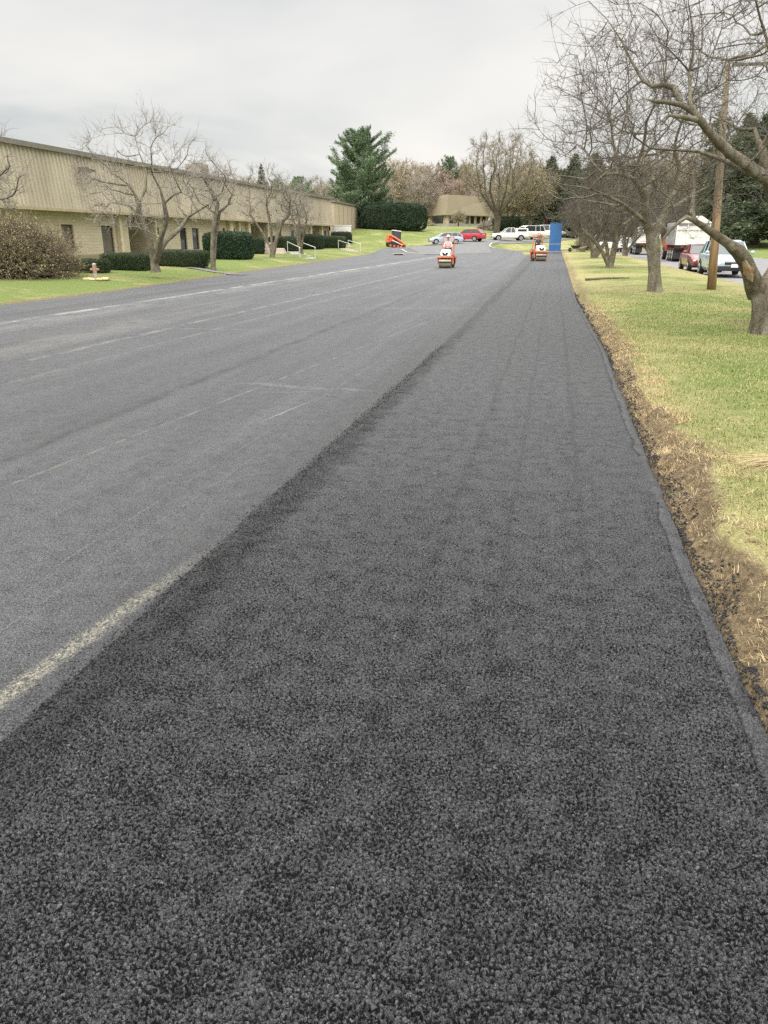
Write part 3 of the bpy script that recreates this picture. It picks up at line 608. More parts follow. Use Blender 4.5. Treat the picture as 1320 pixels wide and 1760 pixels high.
def bare_tree(name, skel, att, Rt, r0, step, di, dk, ntw, tl, tr, upb=.5, fixed=None, sub=1.5, mt=BARK, mc=TWIG, thick=.016, outw=.5, grow_from=0, up=.08):
    """skel: list of (point, parent index); returns (trunk mesh, crown mesh), local coordinates"""
    P, par = colonize([s[0] for s in skel], [s[1] for s in skel], att, step, di, dk, up=up, grow_from=grow_from)
    P, rad, kids, chains = finish_tree(P, par, Rt, r0, fixed)
    big = [c for c in chains if c[1][0] > thick]; small = [c for c in chains if c[1][0] <= thick]
    if not small: small = big[-1:]
    tm = tubes(big, name+'_trunk'); sm = tubes(small, name+'_limbs')
    cand = np.nonzero(rad < max(thick*1.5, r0*6))[0]; pick = rng.choice(cand, ntw); base = P[pick]; ctr = P.mean(0)
    o = base-ctr; o[:, 2] *= .3; o /= np.linalg.norm(o, axis=1)[:, None]+1e-6
    d = o*outw+rng.normal(0, .55, base.shape)+np.array([0, 0, upb]); L = rng.uniform(.3, 1.1, ntw)*tl
    V, Q, pts = twigs(base, d, L, tr*rng.uniform(.7, 1.25, ntw), 4, .1, .6)
    ns = int(ntw*sub); pk = rng.integers(0, ntw, ns); kk = rng.integers(1, 4, ns); b2 = pts[pk, kk]; dd = pts[pk, kk+1]-pts[pk, kk]; dd /= np.linalg.norm(dd, axis=1)[:, None]; dd += rng.normal(0, .6, dd.shape)+np.array([0, 0, .15])
    V2, Q2, _ = twigs(b2, dd, rng.uniform(.2, .5, ns)*tl, np.full(ns, tr*.7), 3, .1, .6)
    vs = np.empty(len(sm.vertices)*3, np.float32); sm.vertices.foreach_get('co', vs); qs = np.empty(len(sm.polygons)*4, np.int32); sm.polygons.foreach_get('vertices', qs); bpy.data.meshes.remove(sm)
    vs = vs.reshape(-1, 3); qs = qs.reshape(-1, 4)
    Va = np.concatenate([vs, V, V2]); Qa = np.concatenate([qs, Q+len(vs), Q2+len(vs)+len(V)])
    cm = np_mesh(name+'_crown', Va, Qa); tm.materials.append(mt); cm.materials.append(mc)
    return tm, cm
def put_tree(name, meshes, label, cat, loc, rz=0, s=1, group=None):
    t = thing(name, label, cat, loc, rz, group); t.scale = (s, s, s) if not isinstance(s, tuple) else s
    obj('trunk', meshes[0], None, t); obj('crown', meshes[1], None, t); return t
def att_ell(n, c, r, zmin=-1e9, hollow=.25, exp=1.):
    v = rng.normal(0, 1, (n*3, 3)); v /= np.linalg.norm(v, axis=1)[:, None]; q = v*(hollow+(1-hollow)*rng.random((n*3, 1))**(.6))
    p = q*np.array(r)+np.array(c); w = fbm(p[:, 0]*.6+p[:, 2]*.5, p[:, 1]*.6-p[:, 2]*.3, int(rng.integers(1e4)), 3); p = p[(p[:, 2] > zmin) & (w > .36)]; return p[:n]
def skel_poly(base, polys, rs_=.88):
    """polys: list of (attach index or None, [(pt, r)...]) in world space -> skel list in local coords, fixed radii"""
    sk = []; fx = {}; tips = []
    for at, pts in polys:
        prev = at if at is not None else -1
        for q, (p, r_) in enumerate(pts):
            sk.append((np.array(Vector(p)-base), prev)); prev = len(sk)-1; fx[prev] = r_*rs_
        tips.append(prev)
    return sk, fx, tips
# --- tree A: nearest right apple tree with a torn, broken limb
bA = Vector((3.62, 14.4, 0)); bA.z = z1(bA.x, bA.y)
dA = 15.0
def pa(px, py, d=dA): return D(px, py, d*.887)
polysA = [(None, [(pa(1311, 592), .40), (pa(1309, 572), .29), (pa(1310, 548), .225), (pa(1309, 522), .205), (pa(1307, 506), .235)]),
          # 5.. left limb: fork, torn stub, arching thin limb
          (4, [(pa(1299, 492, 14.93), .165), (pa(1290, 470, 14.8), .135), (pa(1281, 450, 14.7), .125), (pa(1270, 434, 14.6), .12), (pa(1252, 420, 14.5), .088), (pa(1232, 406, 14.4), .075), (pa(1212, 392, 14.3), .062), (pa(1195, 380, 14.2), .05), (pa(1180, 373, 14.1), .042), (pa(1165, 383, 14.1), .032), (pa(1150, 398, 14.1), .026), (pa(1140, 410, 14.1), .018)]),
          # 17.. upward leader from the arch
          (12, [(pa(1190, 365, 14.4), .045), (pa(1191, 345, 14.6), .036), (pa(1194, 322, 14.8), .03), (pa(1190, 300, 15), .024)]),
          # 21.. right stem going up just outside the frame
          (4, [(pa(1318, 487, 15), .17), (pa(1334, 460, 15.1), .16), (pa(1342, 420, 15.2), .15), (pa(1340, 380, 15.2), .145), (pa(1333, 345, 15.1), .14), (pa(1322, 310, 15), .125)]),
          # 27.. dark stem up
          (25, [(pa(1322, 300, 15.2), .10), (pa(1314, 275, 15.3), .085), (pa(1309, 255, 15.4), .07), (pa(1302, 240, 15.5), .05), (pa(1297, 222, 15.6), .03)]),
          # 32.. the great diagonal limb
          (26, [(pa(1303, 300, 14.8), .115), (pa(1282, 283, 14.6), .105), (pa(1258, 266, 14.4), .095), (pa(1236, 246, 14.2), .088), (pa(1218, 226, 14.), .08), (pa(1203, 207, 13.9), .072), (pa(1190, 190, 13.8), .062), (pa(1170, 180, 13.7), .045), (pa(1150, 176, 13.6), .038), (pa(1124, 174, 13.5), .03)]),
          (37, [(pa(1185, 203, 13.7), .045), (pa(1168, 200, 13.6), .036), (pa(1150, 198, 13.5), .030)]),
          (39, [(pa(1163, 160, 13.8), .05), (pa(1158, 150, 13.9), .042), (pa(1140, 146, 14.), .036), (pa(1120, 148, 14.1), .034), (pa(1104, 138, 14.1), .026), (pa(1085, 105, 14.2), .018), (pa(1068, 70, 14.3), .013), (pa(1045, 35, 14.4), .010), (pa(1012, 2, 14.5), .007)]),
          (38, [(pa(1186, 175, 13.9), .034), (pa(1186, 150, 14), .028), (pa(1184, 122, 14.1), .024)]),
          (56, [(pa(1195, 108, 14.1), .017), (pa(1206, 85, 14.2), .015), (pa(1207, 50, 14.2), .011), (pa(1202, 5, 14.3), .008), (pa(1200, -40, 14.3), .006)]),
          (56, [(pa(1190, 100, 14), .016), (pa(1192, 60, 14), .013), (pa(1184, 10, 14), .010), (pa(1180, -30, 14), .007)]),
          (56, [(pa(1210, 112, 14.3), .015), (pa(1228, 85, 14.4), .012), (pa(1240, 50, 14.5), .010), (pa(1245, 0, 14.6), .007)]),
          (56, [(pa(1165, 100, 14), .016), (pa(1145, 80, 13.9), .013), (pa(1149, 55, 13.8), .011), (pa(1130, 25, 13.7), .009), (pa(1100, 5, 13.6), .007), (pa(1060, 8, 13.5), .005)]),
          (32, [(pa(1290, 296, 15.3), .06), (pa(1265, 284, 15.4), .05), (pa(1235, 272, 15.5), .042), (pa(1200, 260, 15.6), .032), (pa(1160, 258, 15.7), .026), (pa(1118, 255, 15.8), .02), (pa(1090, 235, 15.9), .016), (pa(1075, 195, 16), .013), (pa(1058, 160, 16), .010), (pa(1035, 130, 16.), .007), (pa(1000, 120, 16.), .005), (pa(965, 112, 16.), .004)]),
          (26, [(pa(1340, 260, 15.3), .11), (pa(1352, 210, 15.6), .08), (pa(1345, 150, 15.8), .055), (pa(1320, 75, 15.6), .035), (pa(1290, 97, 15.2), .026), (pa(1268, 103, 15), .02), (pa(1248, 104, 14.9), .012)]),
          (29, [(pa(1320, 232, 15.3), .035), (pa(1345, 205, 15.3), .03)]),
          (25, [(pa(1365, 330, 15.5), .10), (pa(1410, 250, 16), .07), (pa(1450, 160, 16.5), .045)])]
skA, fxA, tipsA = skel_poly(bA, polysA)
cA = np.array(pa(1260, 130, 15.2)-bA)
aA = np.concatenate([att_ell(1700, cA+[1.0, .2, .3], (3.5, 3.1, 2.6), 1.9), att_ell(160, np.array(pa(1085, 190, 14.8)-bA), (1.1, 1.4, 1.5), 2.1), att_ell(60, np.array(pa(1170, 330, 14.6)-bA), (.9, .9, .7), 1.2)])
mA = bare_tree('apple_near', skA, aA, .20, .0055,   .2, 1.0, .23, 3000, .8, .0040, .55, fxA, 2.0, thick=.02, grow_from=9)
put_tree('apple_tree', mA, 'nearest bare apple tree, thick trunk with a torn orange wound on its lowest limb', 'tree', bA)
tA = bpy.data.objects['apple_tree']
# the torn wound: a splintered scar set on the broken limb
def wound():
    mb = MB(); a = pa(1279, 448, 14.52)-bA; b = pa(1293, 485, 14.66)-bA; ax = (b-a); v = []
    tocam = (Vector((0, 0, H))-(pa(1285, 465, 14.6))).normalized(); sd = ax.normalized().cross(tocam).normalized()
    N = 9
    for k in range(N):
        f = k/(N-1); w = .085*math.sin(math.pi*min(.98, max(.06, f)))**.6*(1-.3*f)*(1+.2*random.uniform(-1, 1))
        p = a+ax*f
        for m in (-1, -.4, .3, 1): v.append(p+sd*w*m+tocam*(.045-abs(m)*.03+random.uniform(-.012, .012)))
    f_ = [(4*k+i, 4*k+i+1, 4*k+i+5, 4*k+i+4) for k in range(N-1) for i in range(3)]
    return mb.add(v, f_)
t = NT('torn_wood'); s = t.noise(14, 6, t.co((1, 1, .25)), .8); g_ = t.noise(3, 3); M_WOUND = t.out(t.mix(t.rng(g_, .45, .58), t.mix(s, (.27, .12, .055), (.40, .24, .12)), t.mix(s, (.24, .19, .12), (.40, .33, .22))), .9, 0, .1); t.bump(s, 1, .03)
wound().build('wound', M_WOUND, tA)
# a few withered crab apples
cr = np.array([mA[1].vertices[i].co[:] for i in range(0, len(mA[1].vertices), 53)]); cr = cr[(cr[:, 2] > 3.3)]
M_FRUIT = flat_mat('withered_fruit', (.05, .02, .015), (.10, .04, .03))
for p in cr[rng.choice(len(cr), 40)]: mb = MB(); mb.ball(Vector(p)-Vector((0, 0, .03)), .014, 6, 4); mb.build('withered_fruit', M_FRUIT, tA)
# --- tree B: second right apple tree (trunk base at px 1125)
bB = ON(1125, 27.5); bB = Vector((3.2, 25.6, z1(3.2, 25.6))); dB = 27.5
def pb(px, py, d=dB): return D(px, py, d*.887)
polysB = [(None, [(pb(1125, 512), .38), (pb(1125, 497), .29), (pb(1124, 470), .235), (pb(1123, 445), .235), (pb(1122, 425), .25), (pb(1121, 405), .25)]),
          (5, [(pb(1113, 385, 27.3), .15), (pb(1110, 360, 27.2), .13), (pb(1108, 335, 27.1), .12), (pb(1100, 322, 27), .08), (pb(1085, 305, 26.8), .07), (pb(1060, 298, 26.6), .055), (pb(1038, 300, 26.4), .045)]),
          (5, [(pb(1135, 385, 27.7), .17), (pb(1145, 362, 27.8), .16), (pb(1156, 338, 28), .14), (pb(1165, 315, 28.1), .11), (pb(1168, 290, 28.2), .08), (pb(1160, 262, 28.2), .06)]),
          (6, [(pb(1095, 370, 27), .07), (pb(1070, 350, 26.5), .055), (pb(1040, 335, 26), .045), (pb(1015, 325, 25.5), .03)]),
          (14, [(pb(1165, 352, 28.3), .07), (pb(1190, 335, 28.8), .05), (pb(1215, 322, 29.2), .035)]),
          (8, [(pb(1125, 300, 28.2), .07), (pb(1130, 265, 28.6), .055), (pb(1125, 230, 28.8), .04)])]
skB, fxB, _t = skel_poly(bB, polysB)
aB = np.concatenate([att_ell(1500, np.array(pb(1105, 215)-bB), (3.7, 3.4, 2.7), 1.9, .1), att_ell(260, np.array(pb(1010, 300)-bB), (1.7, 2.0, 1.7), 1.6)])
mB = bare_tree('apple_second', skB, aB, .235, .0075, .25, 1.2, .25, 2300, .8, .0055, .6, fxB, 1.5, thick=.025, grow_from=6)
put_tree('apple_tree', mB, 'second bare apple tree, straight thick trunk, left of the utility pole', 'tree', bB)
# --- generic apple trees, local coordinates
def apple_local(name, stems, crown_c, crown_r, Rt, N, ntw, r0=.009, tl=.9, tr=.009, zmin=1.2, step=.26, mc=TWIG, mt=BARK, **k):
    sk = [(np.array([0, 0, -.2]), -1), (np.array([0, 0, .05]), 0)]
    for st in stems:
        prev = 1
        for p in st: sk.append((np.array(p, float), prev)); prev = len(sk)-1
    return bare_tree(name, sk, att_ell(N, crown_c, crown_r, zmin, .15), Rt, r0, step, 1.3, .3, ntw, tl, tr, .6, None, 1.5, mt=mt, mc=mc, thick=.028, grow_from=2, **k)
stC = [[(-.12, 0, .5), (-.2, .1, 1.0), (-.35, .15, 1.5), (-.5, .1, 2.0)], [(.15, -.05, .6), (.2, .1, 1.2), (.25, .1, 1.8), (.3, 0, 2.3)], [(-.35, -.1, .9), (-.9, -.2, 1.4), (-1.5, -.3, 1.9)]]
mC = apple_local('apple_third', stC, (0, 0, 3.6), (3.0, 3.0, 2.3), .27, 1000, 2000, .012, .9, .011, 1.3)
pC = HIT(1047, 460); put_tree('apple_tree', mC, 'third bare apple tree with two upright stems and a low slanting limb', 'tree', pC)
stD = [[(-.3, 0, .6), (-.45, .1, 1.2), (-.35, .15, 2.)], [(.25, -.05, .6), (.35, .1, 1.3), (.6, .1, 2.0)], [(.6, -.1, .8), (1.1, -.2, 1.5), (1.6, -.3, 2.3)]]
mD = apple_local('apple_fourth', stD, (0, 0, 3.4), (3.1, 3.1, 2.3), .28, 700, 1700, .016, .95, .014, 1.3)
pD = HIT(1022, 444); put_tree('apple_tree', mD, 'fourth bare apple tree with several leaning stems, just past the third', 'tree', pD, .8)
pE = HIT(1074, 440); put_tree('apple_tree', mC, 'bare apple tree with a forked leaning trunk in front of the white pickup', 'tree', pE, 2.2, 1.0)
for px, d, s, r_, lab in ((1003, 100, 1.15, 1.2, 'smaller bare tree at the head of the right lawn near the blue pylon sign'), (1120, 92, 1.2, 2.9, 'bare tree on the street verge behind the second apple trunk'), (1148, 110, 1.3, .4, 'far bare tree on the verge between the dump trucks')):
    p = ON(px, d); put_tree('bare_tree', mD, lab, 'tree', p, r_, s, None)
# --- left lawn trees
pL = D(268, 462, 34); b0 = Vector((pL.x, pL.y, z1(pL.x, pL.y))); dL = 34.2
def pl(px, py, d=dL): return D(px, py, d)
polysL = [(None, [(pl(268, 468), .30), (pl(267, 460), .25), (pl(265, 452), .20)]),
          (2, [(pl(262, 436), .17), (pl(258, 415), .155), (pl(251, 395), .14), (pl(244, 378), .135), (pl(238, 365), .15), (pl(239, 352), .13), (pl(232, 335), .08), (pl(222, 318), .055), (pl(205, 305), .04)]),
          (2, [(pl(272, 436, 34), .16), (pl(275, 412, 33.8), .14), (pl(283, 390, 33.7), .125), (pl(286, 372, 33.6), .11), (pl(282, 350, 33.5), .085), (pl(275, 325, 33.4), .055), (pl(262, 300, 33.4), .04)]),
          (2, [(pl(274, 430, 34.6), .15), (pl(285, 415, 34.8), .12), (pl(300, 402, 35), .115), (pl(312, 390, 35.2), .105), (pl(324, 372, 35.4), .09), (pl(340, 362, 35.6), .075), (pl(360, 350, 35.8), .05), (pl(378, 335, 36), .035)]),
          (6, [(pl(225, 355), .05), (pl(205, 350), .04), (pl(190, 348), .03), (pl(175, 330), .02)]),
          (8, [(pl(250, 325, 34.6), .06), (pl(252, 295, 34.8), .045), (pl(240, 265, 35), .03), (pl(232, 235, 35), .02)]),
          (16, [(pl(298, 335, 33.2), .045), (pl(312, 330, 33), .035), (pl(330, 338, 32.8), .025)])]
skL, fxL, _t = skel_poly(b0, polysL)
aL = np.concatenate([att_ell(850, np.array(pl(262, 325)-b0), (3.3, 3.2, 3.0), 1.9, .2), att_ell(150, np.array(pl(345, 320, 35.5)-b0), (1.7, 1.7, 1.6), 1.9)])
mL = bare_tree('lawn_apple', skL, aL, .21, .0095, .27, 1.3, .32, 1300, .85, .007, .6, fxL, 1.4, thick=.028, grow_from=8, mc=TWIG_L)
put_tree('apple_tree', mL, 'wide bare apple tree with three low stems on the left lawn', 'tree', b0)
stM = [[(-.08, 0, 1.), (.05, .0, 2.0), (.35, 0, 2.8), (.5, 0, 3.3)], [(.1, .1, 2.2), (.5, .2, 2.9), (1., .2, 3.3)]]
mM = apple_local("lawn_small", stM, (.2, 0, 4.0), (1.7, 1.8, 1.6), .17, 200, 330, .012, .8, .008, 1.9, mc=TWIG_L)
p = ON(363, 42); put_tree('apple_tree', mM, 'slim bare tree leaning beside the tall square hedge on the left lawn', 'tree', p, PH)
stN = [[(-.05, 0, .7), (-.1, .0, 1.2), (-.9, 0, 2.2), (-1.6, .1, 3.2)], [(.05, .1, 1.4), (.0, .2, 2.3), (-.2, .2, 3.3)], [(.3, .1, 1.6), (.9, .2, 2.6), (1.5, .1, 3.2)]]
mN = apple_local('lawn_mid', stN, (.3, 0, 4.2), (3.2, 2.6, 2.4), .24, 460, 900, .014, .95, .011, 2.0, mc=TWIG_L)
p = ON(466, 62); put_tree('apple_tree', mN, 'bare vase-shaped apple tree on the left lawn by the pale stone planter', 'tree', p, PH)
p = ON(517, 72); put_tree('apple_tree', mN, 'bare apple tree behind the nearer pair of stair handrails', 'tree', p, PH+2.2, (.85, .85, .95))
p = ON(-62, 33); put_tree('apple_tree', mN, 'bare tree reaching in past the left frame edge above the big shrub', 'tree', p, PH+1.2, .95)
# ================================================================ PART 3: evergreens, hedges, background woods
def leafcloud(P, s, flat=.4, tri=False, up=0., slim=1.):
    n = len(P); a = rng.normal(0, 1, (n, 3)); a[:, 2] *= flat; a[:, 2] += up; a /= np.linalg.norm(a, axis=1)[:, None]; b = np.cross(a, rng.normal(0, 1, (n, 3))); b /= np.linalg.norm(b, axis=1)[:, None]
    s = s[:, None]; k = rng.uniform(.35, .7, (n, 1))*slim
    V = np.stack([P-a*s*.5, P+b*s*k*.5, P+a*s*.5, P-b*s*k*.5], 1).reshape(-1, 3); return V, np.arange(4*n).reshape(-1, 4)
def leaf_mat(name, cols, sc=1.2):
    t = NT(name); g = t.n('ShaderNodeNewGeometry'); r = g.outputs['Random Per Island']; n = t.noise(sc, 3)
    f = t.mt('ADD', t.mt('MULTIPLY', r, .6), t.mt('MULTIPLY', t.rng(n, .32, .68), .4)); rp = t.n('ShaderNodeValToRGB'); t.t.links.new(f, rp.inputs[0]); e = rp.color_ramp.elements
    e[0].color = cols[0]+(1,); e[1].color = cols[-1]+(1,)
    for i, c in enumerate(cols[1:-1]): k = e.new((i+1)/(len(cols)-1)); k.color = c+(1,)
    return t.out(rp.outputs[0], .75, 0, .25)
M_PINE = leaf_mat('pine_needles', [(.055, .095, .055), (.12, .18, .095), (.21, .27, .14)], .5)
M_SPRUCE = leaf_mat('spruce_needles', [(.042, .062, .038), (.085, .11, .058), (.155, .175, .095)], .5)
M_YEW = leaf_mat('yew_leaves', [(.014, .034, .022), (.030, .062, .034), (.060, .10, .045)], 2)
M_BOX = leaf_mat('clipped_leaves', [(.022, .040, .022), (.048, .078, .034), (.10, .13, .05)], 2.5)
M_PTRUNK = bark('pine_bark', (.05, .042, .035), (.13, .11, .09), (.12, .11, .09), 4)
def conifer(name, h, rfun, tiers, nb, s, dens, ang, z0=.12, leaf=M_PINE, rt=.3, droop=0., flat=.4, sweep=.35, gap=.25):
    """tiers of limbs carrying needle sprays; limb end rises by sweep, sinks by droop"""
    chains = [(np.array([(math.sin(z*1.7)*.04*h*.1, math.cos(z*1.1)*.03*h*.1, z*h) for z in np.linspace(-.02, 1, 14)]), np.linspace(rt, .03, 14))]; PP = []; SS = []
    for k in range(tiers):
        f = z0+(1-z0)*((k+rng.uniform(-.35, .35))/tiers); f = min(max(f, z0), .985)
        m = max(3, int(nb*(1-.4*f))); a0 = rng.uniform(0, 6.28)
        for j in range(m):
            if rng.random() < gap*(f < .8): continue
            a = a0+6.283*j/m+rng.normal(0, .25); L = rfun(f)*rng.uniform(.55, 1.22); ang_ = ang+rng.normal(0, .13)-.25*(f < .35); q = np.linspace(0, 1, 6)
            rise = (math.tan(ang_)*q+sweep*q*q-droop*q*q)*L
            pts = np.stack([np.cos(a)*L*q, np.sin(a)*L*q, f*h+rise], 1)+np.concatenate([np.zeros((1, 3)), np.cumsum(rng.normal(0, .05*L, (5, 3)), 0)])
            chains.append((pts, np.linspace(max(.02, rt*.22*(1-f)+.02), .012, 6)))
            nn = max(6, int(dens*L)); u = rng.uniform(.18, 1.04, nn)**.75; i = np.clip((u*5).astype(int), 0, 4); w = (u*5-i)[:, None]; c = pts[i]*(1-w)+pts[i+1]*w
            side = np.array([-np.sin(a), np.cos(a), 0]); sp = (.12+.15*L*(1-u*.55))[:, None]
            c = c+side*rng.normal(0, 1, (nn, 1))*sp+np.array([0, 0, 1.])*rng.normal(.0, 1, (nn, 1))*s*.42
            PP.append(c); SS.append(rng.uniform(.6, 1.25, nn)*s)
    nn = int(dens*2); zz = rng.uniform(.9, 1.0, nn); PP.append(np.stack([rng.normal(0, .12, nn)*(1.05-zz)*10*s, rng.normal(0, .12, nn)*(1.05-zz)*10*s, zz*h], 1)); SS.append(np.full(nn, s*.8))
    V, Q = leafcloud(np.concatenate(PP), np.concatenate(SS), flat, up=.25, slim=.5)
    tm = tubes(chains, name+'_trunk'); tm.materials.append(M_PTRUNK); cm = np_mesh(name+'_crown', V, Q); cm.materials.append(leaf); return tm, cm
def interp_r(tab): return lambda f: float(np.interp(f, [a for a, b in tab], [b for a, b in tab]))
mPine = conifer('white_pine', 19.5, interp_r([(.1, 5.2), (.3, 6.2), (.42, 6.6), (.6, 6.2), (.72, 4.8), (.85, 3.6), (.95, 1.9), (1, .5)]), 24, 8, .46, 150, R(14), .12, M_PINE, .42, 0., .5, .45, .22)
mPine2 = conifer('soft_pine', 14, interp_r([(.1, 3.4), (.4, 4.0), (.7, 3.2), (.9, 1.6), (1, .4)]), 18, 7, .55, 60, R(12), .15, M_PINE, .3, 0, .5, .3, .2)
mSpr = conifer('spruce', 20, interp_r([(.05, 5.0), (.3, 4.3), (.6, 2.7), (.85, 1.2), (1, .15)]), 30, 9, .55, 46, R(-4), .07, M_SPRUCE, .36, .22, .3, .12, .1)
mSpr2 = conifer('spruce_dense', 17, interp_r([(.04, 4.6), (.3, 4.6), (.6, 3.4), (.85, 1.8), (1, .3)]), 27, 9, .6, 52, R(2), .05, M_SPRUCE, .34, .15, .35, .1, .1)
p = ON(626, 135); put_tree('pine_tree', mPine, 'tall white pine with upswept boughs rising above the dark hedge mass', 'tree', p, .6, (.73, .73, .76))
p = ON(455, 175); put_tree('spruce_tree', mSpr, 'narrow pointed spruce rising behind the long flat roof', 'tree', p, 0, (.5, .5, .6))
p = ON(516, 165); put_tree('pine_tree', mPine2, 'soft rounded pine showing over the roof, right of the pointed spruce', 'tree', p, 1, (.85, .85, .64))
p = ON(478, 172); put_tree('pine_tree', mPine2, 'low dark pine just above the roof next to the pointed spruce', 'tree', p, 2, (.6, .6, .62))
p = ON(596, 150); put_tree('pine_tree', mPine2, 'young green pine half hidden at the left of the tall white pine', 'tree', p, 2.4, (.75, .75, .8))
p = ON(770, 215); put_tree('pine_tree', mPine2, 'green pine top standing behind the reddish trees over the far office', 'tree', p, 2.9, (1.1, 1.1, 1.22))
p = ON(800, 222); put_tree('pine_tree', mPine2, 'dull green pine just left of the big elm', 'tree', p, .9, (1.0, 1.0, 1.12))
for px, d, h, w, lab in ((940, 165, .82, 1.1, 'broad green spruce behind the blue pylon sign'), (978, 150, .80, 1.0, 'dark spruce right of the blue pylon sign, behind the apple row'), (1012, 140, .80, 1.05, 'dark spruce deep behind the third apple tree'),
                      (1050, 150, .78, 1., 'dark spruce far behind the white pickup'), (915, 190, .72, .9, 'pale far spruce left of the blue pylon sign')):
    p = ON(px, d); put_tree('spruce_tree', mSpr2, lab, 'tree', p, px, (w, w, h), 'spruces behind the right tree row')
for px, d, h, w, lab in ((1256, 118, .92, 1.1, 'large dark spruce with a thick bare trunk foot on the lawn across the street'), (1212, 128, .95, 1.0, 'dark spruce behind the utility pole'), (1296, 108, .92, 1.1, 'dark spruce at the right frame edge across the street'), (1335, 100, .9, 1.1, 'dark spruce past the right frame edge')):
    p = ON(px, d); t = put_tree('spruce_tree', mSpr2 if px != 1212 else mSpr, lab, 'tree', p+Vector((0, 0, 1.6 if px > 1220 else .8)), px, (w, w, h), 'spruces across the street')
    tm = tubes([(np.array([(0, 0, -2), (0, 0, -.6), (0, 0, 1.)]), np.array([.62, .5, .42]))], 'trunk_foot'); o = obj('trunk_foot', tm, M_PTRUNK, t)
# far deciduous trees
M_BEIGE = flat_mat('beige_twigs', (.26, .22, .155), (.40, .35, .25), .5, .95, 3); M_PINK = flat_mat('pink_twigs', (.28, .245, .20), (.39, .345, .285), .5, .95, 3)
M_RUST = leaf_mat('rust_leaves', [(.20, .125, .09), (.30, .19, .14), (.38, .28, .20)], .6); M_TAN = leaf_mat('tan_leaves', [(.22, .18, .10), (.34, .28, .17), (.42, .36, .23)], .5); M_YEL = leaf_mat('yellow_leaves', [(.22, .20, .07), (.34, .31, .12), (.44, .41, .2)], .5)
def far_tree(name, h, cr, N, ntw, leafm=None, nl=0, mt=BARK_FAR, mc=M_BEIGE, Rt=.4, tr=.045, tl=1.7, fork=.3, ls=.35, cz=.62, rz_=.4, spread=.28, stems=4):
    sk = [(np.array([0, 0, -.3]), -1), (np.array([0, 0, h*fork*.5]), 0), (np.array([0, 0, h*fork]), 1)]
    for k in range(stems):
        a = 6.283*k/stems+.4; sk.append((np.array([math.cos(a)*cr*spread*.5, math.sin(a)*cr*spread*.5, h*(fork+.12)]), 2)); sk.append((np.array([math.cos(a)*cr*spread, math.sin(a)*cr*spread, h*(fork+.25)]), len(sk)-1))
    att = att_ell(N, (0, 0, h*cz), (cr, cr, h*rz_), h*fork*.75, .05)
    ms = bare_tree(name, sk, att, Rt, .03, h*.05, h*.3, h*.055, ntw, tl, tr, .5, None, 1.3, mt=mt, mc=mc, thick=.07, grow_from=3)
    if leafm:
        cm = ms[1]; vs = np.empty(len(cm.vertices)*3, np.float32); cm.vertices.foreach_get('co', vs); vs = vs.reshape(-1, 3); P = vs[rng.integers(0, len(vs), nl)]+rng.normal(0, .25, (nl, 3))
        V, Q = leafcloud(P, rng.uniform(.5, 1.2, nl)*ls, .8); lm = np_mesh(name+'_leaves', V, Q); lm.materials.append(leafm); return ms[0], ms[1], lm
    return ms
def put_far(name, ms, label, loc, rz, s, group=None):
    t = put_tree(name, ms, label, 'tree', loc, rz, s, group)
    if len(ms) > 2: obj('leaves', ms[2], None, t)
    return t
M_ELMT = flat_mat('elm_twigs', (.17, .145, .105), (.29, .255, .185), .5, .95, 3)
M_ELMB = bark('dark_elm_bark', (.06, .05, .038), (.14, .12, .09), (.17, .155, .11), 3)
mElm = far_tree('elm', 19, 9.2, 1100, 3400, M_TAN, 900, mc=M_ELMT, Rt=.8, tr=.034, tl=1.7, fork=.17, ls=.22, cz=.64, rz_=.38, spread=.46, stems=7, mt=M_ELMB)
p = ON(853, 140); put_far('elm_tree', mElm, 'great spreading elm with a dark forking trunk right of the far office', p, .3, (.74, .74, .84))
mBG = far_tree('wood_beige', 13, 5.2, 500, 2400, M_TAN, 1800, tr=.042, tl=1.6, fork=.2, ls=.3)
mBP = far_tree('wood_pink', 13, 5.0, 450, 2300, None, 0, mc=M_PINK, tr=.042, tl=1.7, fork=.2)
mRed = far_tree('wood_red', 12, 4.2, 400, 1800, M_RUST, 5000, mc=M_PINK, tr=.05, tl=1.4, fork=.2, ls=.36)
mYel = far_tree('willow', 12, 4.8, 450, 2400, M_YEL, 4500, tr=.042, tl=1.7, fork=.15, ls=.3, mc=M_BEIGE)
